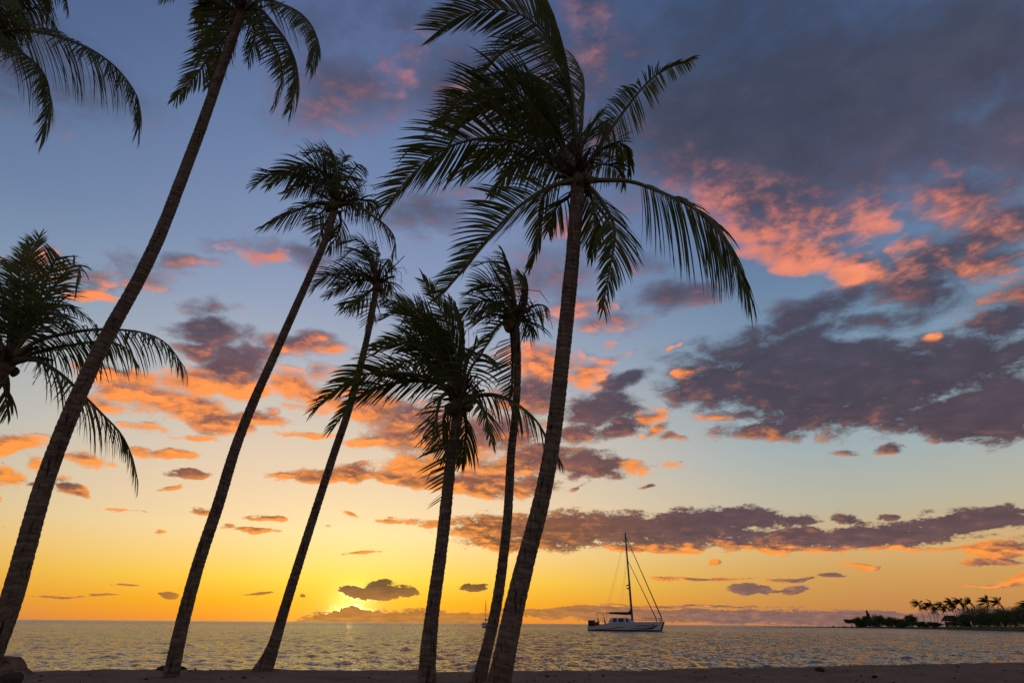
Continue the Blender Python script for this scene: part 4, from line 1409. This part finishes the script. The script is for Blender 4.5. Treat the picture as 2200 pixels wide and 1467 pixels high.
def far_yacht():
    loc = gnd(1043, 1347.6, 0.0)
    root = empty('small_yacht', loc, R(-98))
    tag(root, 'small moored yacht far off, half hidden behind the slim leaning trunk', 'sailboat')
    hl = Hull(9.0, 3.3, [(-4.5, 1.25), (0, 1.15), (4.5, 1.55)], keel=-.6, rake=1.0, stern_b=.75)
    h = hl.mesh(0, 'hull', WHITE, root)
    for s in (-1, 1):
        hl.stripe([(-4.45, -.1, .35), (4.45, -.1, .42)], 0, s, 'boot_stripe', NAVY, h)
        hl.stripe([(-4.45, .95, 1.1), (4.45, 1.25, 1.4)], 0, s, 'sheer_stripe', NAVY, h)
    c = MB().prism([(-2.4, 1.15), (1.8, 1.25), (1.0, 1.75), (-2.2, 1.85)], -.95, .95).build('cabin', WHITE, root)
    for s in (-1, 1):
        MB().add([(-1.8, s * .965, 1.4), (.7, s * .965, 1.42), (.5, s * .965, 1.62), (-1.8, s * .965, 1.68)], [(0, 1, 2, 3)]).build('window', GLASS, c)
    MB().tube([(.6, 0, 1.6), (.5, 0, 9.9)], [.09, .06], 8).build('mast', ALU, root)
    b = MB().tube([(.5, 0, 2.45), (-3.4, 0, 2.5)], .07, 6).build('boom', ALU, root)
    MB().tube([(.4, 0, 2.75), (-3.2, 0, 2.68)], [.2, .14], 8).build('sail_bundle', MAROON, b)
    MB().tube([(.5, 0, 9.8), (4.3, 0, 1.6)], .025, 5).build('forestay', WIRE, root)
    MB().tube([(.5, 0, 9.8), (-4.3, 0, 1.3)], .02, 5).build('backstay', WIRE, root)
    for s in (-1, 1):
        MB().tube([(.5, 0, 9.0), (.3, 1.5 * s, 1.2)], .02, 5).build('shroud', WIRE, root)
    r = MB()
    for x in np.linspace(-4.1, 4.0, 7):
        y = hl.half(x, 1.2) - .08
        for s in (-1, 1):
            r.tube([(x, s * y, 1.2), (x, s * y, 1.95)], .022, 5)
    r.build('guard_rail', STEEL, root)
    MB().prism([(-3.9, 2.9), (-2.5, 3.05), (-2.4, 2.98), (-3.9, 2.82)], -1.1, 1.1).build('bimini', MAROON, root)
    f = MB().tube([(-4.3, .9, 1.3), (-4.4, .9, 3.4)], .025, 5).build('flag_pole', STEEL, root)
    MB().add([(-4.36, .88, 2.8), (-4.36, .3, 2.7), (-4.36, .3, 3.25), (-4.36, .88, 3.35), (-4.40, .88, 2.8), (-4.40, .3, 2.7), (-4.40, .3, 3.25), (-4.40, .88, 3.35)],
             [(0, 1, 2, 3), (7, 6, 5, 4), (0, 4, 5, 1), (1, 5, 6, 2), (2, 6, 7, 3), (3, 7, 4, 0)]).build('flag', MAROON, f)


far_yacht()

# ------------------------------------------------------------------ headland, right
EARTH = pmat('headland_earth', (0.07, 0.075, 0.028), 0.95, 0.05, var=0.45, scale=0.12)
ROCKM = pmat('lava_rock', (0.045, 0.036, 0.033), 0.9, 0.15, var=0.4, scale=1.5, bump=.05, bscale=4)
_sx = [1640, 1700, 1760, 1815, 1860, 1910, 1960, 2010, 2060, 2110, 2160, 2210, 2300, 2450, 2700, 3000]
_sy = [1346.2, 1346.8, 1347.2, 1347.8, 1348.4, 1349.1, 1350.0, 1351.0, 1352.2, 1353.3, 1354.6, 1356.0, 1358.5, 1362.5, 1369, 1378]
_hh = [.15, .35, .5, .9, 1.2, 1.4, 1.5, 1.6, 1.9, 2.0, 2.0, 2.0, 2.0, 2.0, 2.0, 2.0]


def shore(x):
    p = gnd(x, float(np.interp(x, _sx, _sy)), 0.0)
    return p


def inland(x, dist):
    p = shore(x)
    n = Vector((p.x, p.y, 0)).normalized()
    q = p + n * dist
    hh = float(np.interp(x, _sx, _hh))
    return Vector((q.x, q.y, hh * min(1, dist / 9)))


def build_headland():
    xs = np.linspace(1640, 3000, 260)
    ds = [-3, 0, 1.2, 3, 6, 10, 18, 35, 60, 110]
    P = np.zeros((len(ds), len(xs), 3))
    for j, x in enumerate(xs):
        for i, d in enumerate(ds):
            q = inland(x, max(d, 0))
            p = shore(x)
            n = Vector((p.x, p.y, 0)).normalized()
            pp = p + n * d
            z = q.z if d > 0 else (-.6 if d < 0 else 0.05)
            wob = 0.25 * math.sin(x * .9 + i) + .2 * math.sin(x * 2.3 + i * 2)
            P[i, j] = (pp.x + wob * .5, pp.y + wob * (2 if d < 3 else 0), z + (0.22 * wob if 0 < d < 6 else 0))
    o = grid_obj('headland', P, EARTH, True)
    tag(o, kind='structure')


build_headland()
FOLIAGE = pmat('foliage_dark', (0.072, 0.095, 0.038), 0.8, 0.1, var=0.5, scale=0.6)
TWIG = pmat('tree_wood', (0.06, 0.045, 0.035), 0.9, 0.1)


def bush(name, label, x, width_px, top_y, dist, seed, kind='round', group='trees and shrubs on the far headland'):
    rg = np.random.default_rng(seed)
    b = inland(x, dist)
    k = depth(b) / FOC
    topz = at(x, top_y, b.y).z
    hgt = max(1.5, topz - b.z)
    wr = width_px * k * 0.5 * 1.15
    root = empty(name, b)
    tag(root, label, 'tree' if name.endswith('tree') else 'shrub', group)
    mb = MB()
    nb = 5 if kind != 'cone' else 1
    for q in range(nb):
        a = rg.uniform(0, 6.28)
        tip = Vector((math.cos(a) * wr * .6, math.sin(a) * wr * .6, hgt * rg.uniform(.6, .8))) if nb > 1 else Vector((0, 0, hgt * .9))
        mb.tube([(0, 0, -.3), Vector((tip.x * .35, tip.y * .35, tip.z * .5)), tip], [max(.12, hgt * .03), hgt * .02, .03], 5)
    mb.build('trunk', TWIG, root)
    V, F = [], []
    lobes = []
    nl = 24 if width_px > 32 else 16
    if width_px > 32:
        hgt *= 1.12
    for q in range(nl):
        if kind == 'cone':
            t = (q + .5) / nl
            lobes.append((Vector((rg.normal(0, .1) * wr, rg.normal(0, .1) * wr, hgt * (.15 + .8 * t))), wr * (1.05 - t) * .8 + .2, hgt * .09))
        elif kind == 'umbrella':
            a = rg.uniform(0, 6.28)
            r = wr * math.sqrt(rg.random()) * .8
            lobes.append((Vector((math.cos(a) * r, math.sin(a) * r, hgt * rg.uniform(.62, .84))), wr * .42, hgt * .2))
        else:
            a = rg.uniform(0, 6.28)
            r = wr * math.sqrt(rg.random()) * .75
            zc = hgt * rg.uniform(.10, .88) * (1 - .28 * r / wr)
            lobes.append((Vector((math.cos(a) * r, math.sin(a) * r, zc)), wr * rg.uniform(.34, .55), hgt * rg.uniform(.16, .27)))
    sz = max(.32, 1.15 * k)
    for c, rx, rz in lobes:
        cnt = int(min(520, 130 + 30 * (rx * rx + 2 * rx * rz) / (sz * sz)))
        for _ in range(cnt):
            d = Vector(rg.normal(0, 1, 3)).normalized()
            rad = rg.random() ** .4
            p = c + Vector((d.x * rx, d.y * rx, d.z * rz)) * rad * rg.uniform(.85, 1.18)
            u = Vector(rg.normal(0, 1, 3)).normalized()
            v = u.cross(Vector(rg.normal(0, 1, 3))).normalized()
            s = sz * rg.uniform(.5, 1.1)
            i = len(V)
            V += [p - u * s * .6, p + v * s * .32, p + u * s * .75, p - v * s * .32]
            F.append((i, i + 1, i + 2, i + 3))
    mesh_obj('crown', V, F, FOLIAGE, root)
    return root


ORD = ['first', 'second', 'third', 'fourth', 'fifth', 'sixth', 'seventh', 'eighth', 'ninth', 'tenth', 'eleventh', 'twelfth', 'thirteenth', 'fourteenth', 'fifteenth', 'sixteenth']
bush('umbrella_tree', 'small flat-topped tree at the very tip of the far headland', 1831, 22, 1329, 8, 1, 'umbrella')
bush('conifer_tree', 'pointed dark tree rising above the headland shrubs', 1871, 17, 1310, 22, 2, 'cone')
LOW = [(1850, 24, 1324, 14), (1862, 18, 1321, 20), (1884, 24, 1319, 18), (1898, 22, 1321, 16), (1914, 22, 1323, 18), (1930, 26, 1325, 15), (1946, 24, 1327, 18), (1962, 26, 1319, 22), (1976, 22, 1331, 14), (1992, 26, 1334, 12), (2012, 26, 1335, 12)]
for i, (x, w_, t_, d_) in enumerate(LOW):
    bush('shrub', 'dark rounded shrub, %s from the left in the low headland hedge' % ORD[i], x, w_, t_, d_, 20 + i)
BIG = [(2068, 34, 1321, 34), (2088, 42, 1311, 30), (2110, 48, 1301, 40), (2128, 42, 1313, 24), (2145, 58, 1295, 42), (2164, 50, 1305, 28), (2186, 54, 1300, 36), (2212, 62, 1302, 30), (2240, 60, 1300, 34)]
for i, (x, w_, t_, d_) in enumerate(BIG):
    bush('broadleaf_tree', 'dense broad tree, %s from the left in the large right-hand grove' % ORD[i], x, w_, t_, d_, 50 + i)

FARLEAF = pmat('far_palm_leaf', (0.060, 0.082, 0.028), 0.7, 0.15, var=0.3, scale=1.0)


def far_palm(i, cx, cy, bx, dist, size_px, seed):
    rg = np.random.default_rng(seed)
    b = inland(bx, dist)
    c = at(cx, cy, b.y - rg.uniform(0, 1.5))
    k = depth(c) / FOC
    root = empty('coconut_palm', b)
    tag(root, 'wind-bent far palm, %s from the left in the headland row' % ORD[i], 'palm tree', 'palms on the far headland')
    o = np.array(b)
    mid = (Vector(b) * .5 + Vector(c) * .5) + Vector((k * 2.0, 0, 0))
    MB().tube([Vector(b) - Vector(b) + Vector((0, 0, -.3)), mid - b, c - b], [.24, .17, .14], 7).build('trunk', BARK, root)
    V, F = [], []
    Ls = size_px * k
    for q in range(18):
        a = q * 2.4 + rg.uniform(-.3, .3)
        e = rg.uniform(-.35, 1.25)
        d = np.array([math.cos(a) * math.cos(e), math.sin(a) * math.cos(e), math.sin(e)])
        p = np.array(c)
        pts = [Vector(p)]
        L = Ls * rg.uniform(1.0, 1.25)
        for s in range(6):
            d = unit(d + np.array([-.30, .05, -.10 - .03 * s]))
            p = p + d * L / 6
            pts.append(Vector(p))
        P, LL = catmull(pts, 20)
        T = unit(np.gradient(P, axis=0))
        S = unit(np.cross(T, np.array([0.1, 0.2, 1.0])))
        N = np.cross(S, T)
        vs, fs, _ = leaf_strips(P, T, S, N, LL, rg, dens=6.0, lmax=.34 * LL, g=.8, wv=.8, width=.17, seg=3, start=.1)
        n = len(V)
        V += [v - o for v in vs]
        F += [tuple(j + n for j in f) for f in fs]
        m = MB().tube([Vector(q_ - o) for q_ in P[::4]], .05, 4, False)
        n = len(V)
        V += m.v
        F += [tuple(j + n for j in f) for f in m.f]
    mesh_obj('crown', V, F, FARLEAF, root)


FP = [(1973, 1300, 1990, 20, 15), (1990, 1308, 2004, 18, 13), (2001, 1304, 2011, 24, 15), (2010, 1315, 2016, 18, 12), (2022, 1304, 2035, 28, 15), (2031, 1311, 2040, 22, 14), (2044, 1299, 2055, 34, 15),
      (2052, 1309, 2058, 26, 15), (2064, 1298, 2075, 36, 18), (2085, 1298, 2094, 34, 15), (2120, 1298, 2124, 44, 17), (2143, 1299, 2146, 42, 18), (2205, 1303, 2212, 36, 17)]
for i, (cx, cy, bx, d_, s_) in enumerate(FP):
    far_palm(i, cx, cy - 3, bx, d_, s_ * 1.04, 200 + i)

ROOF = pmat('hut_roof', (0.045, 0.038, 0.040), 0.85, 0.15, var=0.3, scale=2)
HUTW = pmat('hut_timber', (0.07, 0.05, 0.038), 0.8, 0.2)
PALE = pmat('pale_canvas', (0.62, 0.62, 0.58), 0.8, 0.2)


def hut(name, label, x, dist, wpx, eave_px, ridge_px, yaw):
    b = inland(x, dist)
    k = depth(b) / FOC
    root = empty(name, b, R(yaw))
    tag(root, label, 'hut')
    wd = wpx * k / 2
    ez, rz = eave_px * k, ridge_px * k
    dp = wd * .8
    MB().add([(-wd, -dp, ez), (wd, -dp, ez), (wd, dp, ez), (-wd, dp, ez), (-wd * .55, 0, rz), (wd * .62, 0, rz),
              (-wd, -dp, ez - .15), (wd, -dp, ez - .15), (wd, dp, ez - .15), (-wd, dp, ez - .15)],
             [(0, 1, 5, 4), (1, 2, 5), (2, 3, 4, 5), (3, 0, 4), (6, 7, 1, 0), (7, 8, 2, 1), (8, 9, 3, 2), (9, 6, 0, 3), (9, 8, 7, 6)]).build('roof', ROOF, root)
    for sx in (-.88, -.3, .3, .88):
        for sy in (-.85, .85):
            MB().tube([(sx * wd, sy * dp, -.3), (sx * wd, sy * dp, ez - .1)], .11, 6).build('post', HUTW, root)
    MB().box((0, dp * .3, ez * .42), (wd * 1.3, dp * .7, ez * .84)).build('wall', HUTW, root)
    MB().box((0, -dp * .6, .45), (wd * 1.0, .5, .9)).build('counter', PALE, root)


hut('beach_hut', 'dark hipped roof beach pavilion among the headland palms', 2047, 40, 30, 11, 22, -14)
hut('small_hut', 'small open hut under the broad trees beside the lawn', 2083, 30, 16, 9, 15, -10)


def umbrella(label, x, dist, hpx):
    b = inland(x, dist)
    k = depth(b) / FOC
    h = hpx * k
    root = empty('folded_umbrella', b)
    tag(root, label, 'umbrella', 'folded umbrellas on the headland lawn')
    MB().tube([(0, 0, -.1), (0, 0, h)], .05, 6).build('pole', STEEL, root)
    MB().lathe([(.35, h * .28), (.42, h * .36), (.25, h * .7), (.06, h * .98)], (0, 0, 0), 8).build('canopy', PALE, root)


umbrella('pale folded umbrella beside the small open hut', 2091, 12, 12)
umbrella('pale folded umbrella standing furthest right under the grove', 2157, 14, 11)
umbrella('pale folded umbrella between the hut and the grove centre', 2115, 14, 11)


# rocks in the shallows running out from the point
def rock(name, label, p, size, seed, mat, group=None, flat=.55, cat='rock'):
    rg = np.random.default_rng(seed)
    n, m = 10, 7
    V, F = [], []
    ph = rg.uniform(0, 6.28, 6)
    for i in range(m):
        e = -math.pi / 2 + math.pi * i / (m - 1)
        for k in range(n):
            a = 2 * math.pi * k / n
            q = 1 + .18 * math.sin(2 * a + ph[0]) + .12 * math.sin(3 * a + ph[1] + e * 2) + rg.normal(0, .05)
            V.append((math.cos(a) * math.cos(e) * q * size[0], math.sin(a) * math.cos(e) * q * size[1], math.sin(e) * q * size[2]))
    for i in range(m - 1):
        for k in range(n):
            k2 = (k + 1) % n
            F.append((i * n + k, i * n + k2, (i + 1) * n + k2, (i + 1) * n + k))
    o = mesh_obj(name, V, F, mat)
    o.location = p
    tag(o, label, cat, group)
    return o


for i, (x, w_, h_) in enumerate([(1700, 2.2, .35), (1724, 3.0, .45), (1742, 2.4, .4), (1762, 3.4, .5), (1780, 2.6, .6), (1791, 1.6, 1.2), (1803, 3.0, .7), (1815, 3.4, .9)]):
    p = shore(x)
    rock('reef_rock', 'low black reef rock, %s from the left beyond the headland tip' % ORD[i], (p.x, p.y, h_ * .4), (w_, w_ * .7, h_), 300 + i, ROCKM, 'reef rocks off the headland tip')

# ------------------------------------------------------------------ small things on the sand
DARKWOOD = pmat('dark_wood', (0.028, 0.022, 0.022), 0.95, 0.03, var=.4, scale=6, bump=.01, bscale=20)
CUTWOOD = pmat('cut_wood', (0.36, 0.27, 0.17), 0.8, 0.15, var=.3, scale=14)
LEDGE = pmat('brown_ledge', (0.20, 0.135, 0.09), 0.95, 0.1, var=.4, scale=5, bump=.03, bscale=12)


def ledge():
    Yl = float(crest(np.array([at(20, 1430, 12.5).x]))[0]) - .25
    out = [(-130, 1413), (-60, 1411), (-20, 1411.5), (20, 1411), (38, 1411.5), (39.5, 1420), (47, 1429), (51, 1437), (57, 1447), (20, 1452), (-60, 1452), (-130, 1452)]
    zs = np.linspace(1452, 1411.2, 12)
    prof = [(1411, 16), (1420, 18), (1429, 25), (1437, 31), (1447, 38), (1452, 42)]
    c = at(-40, 1446, Yl)
    V, F = [], []
    m = 48
    for i, yy in enumerate(zs):
        xr = float(np.interp(yy, [q[0] for q in prof], [q[1] for q in prof]))
        pr, pl = at(xr, yy, Yl), at(-130, yy, Yl)
        for k in range(m):
            a_ = 2 * math.pi * k / m
            ca, sa = math.cos(a_), math.sin(a_)
            q = 1 / max(abs(ca), abs(sa)) ** 1.0
            nx = vnoise(np.array([ca * 3 + 9.0]), np.array([sa * 3 + i * .45]), 31)[0]
            hx = (pr.x - pl.x) / 2
            V.append(((pr.x + pl.x) / 2 + ca * q * hx * 1.0 - c.x + nx * .012, .16 + sa * q * (.16 + .04 * nx) , pr.z - c.z + (.014 * nx if i > 9 else 0)))
    for i in range(len(zs) - 1):
        for k in range(m):
            k2 = (k + 1) % m
            F.append((i * m + k, i * m + k2, (i + 1) * m + k2, (i + 1) * m + k))
    F.append(tuple(range((len(zs) - 1) * m, len(zs) * m)))
    o = mesh_obj('earth_ledge', V, F, LEDGE)
    o.location = c
    tag(o, 'brown squared ledge of eroded earth at the lower left edge', 'ledge')


ledge()


def log():
    a = gnd(-70, 1500, SAND_Z + .05)
    b = gnd(36, 1456, SAND_Z + .06)
    root = empty('driftwood_log', (a + b) / 2)
    tag(root, 'dark driftwood log with a pale rounded end in the lower left corner', 'log')
    c = root.location
    d = (b - a).normalized()
    MB().tube([a - c, (a * .7 + b * .3) - c, (a * .3 + b * .7) - c, b - c], [.11, .115, .105, .085], 12).build('stem', DARKWOOD, root, True)
    e = b - c
    MB().tube([e - d * .02, e + d * .03, e + d * .06], [.092, .088, .05], 12).build('pale_end', CUTWOOD, root, True)


log()
p = gnd(1762, 1440, SAND_Z)
rock('rock', 'dark squarish rock lying on the sand near the right', (p.x, p.y, on_sand(p.x, p.y) + .03), (.085, .06, .045), 400, ROCKM)
p = gnd(1879, 1454, SAND_Z)
rock('driftwood_chip', 'flat dark scrap of driftwood on the sand below the right-hand rock', (p.x, p.y, on_sand(p.x, p.y) + .012), (.06, .03, .016), 401, DARKWOOD, None, cat='driftwood')
for i, (x, y, s_) in enumerate([(347, 1436, .10), (390, 1434, .075)]):
    p = gnd(x, y, SAND_Z)
    rock('rock', ['dark rock just left of the squat palm base', 'small dark rock just right of the squat palm base'][i], (p.x, p.y, on_sand(p.x, p.y) + .02), (s_, s_, s_ * .55), 410 + i, ROCKM)


def litter():
    rg = np.random.default_rng(77)
    V, F = [], []
    for _ in range(420):
        x = rg.uniform(-13, 17)
        y = float(crest(np.array([x]))[0]) - rg.uniform(.1, 4.5)
        z = on_sand(x, y)
        s = rg.uniform(.008, .030) * (1 if rg.random() < .9 else 1.6)
        a = rg.uniform(0, 6.28)
        l = rg.uniform(1, 2.2)
        i = len(V)
        for sx, sy in ((-l, -.6), (l, -.5), (l * .8, .6), (-l * .9, .5)):
            V.append((x + s * (sx * math.cos(a) - sy * math.sin(a)), y + s * (sx * math.sin(a) + sy * math.cos(a)), z - .004))
        V.append((x, y, z + s * rg.uniform(.4, .9)))
        F += [(i, i + 1, i + 4), (i + 1, i + 2, i + 4), (i + 2, i + 3, i + 4), (i + 3, i, i + 4)]
    o = mesh_obj('beach_litter', V, F, DARKWOOD)
    tag(o, 'scattered dark bits of leaf and stone on the sand', 'debris', None, 'stuff')


litter()
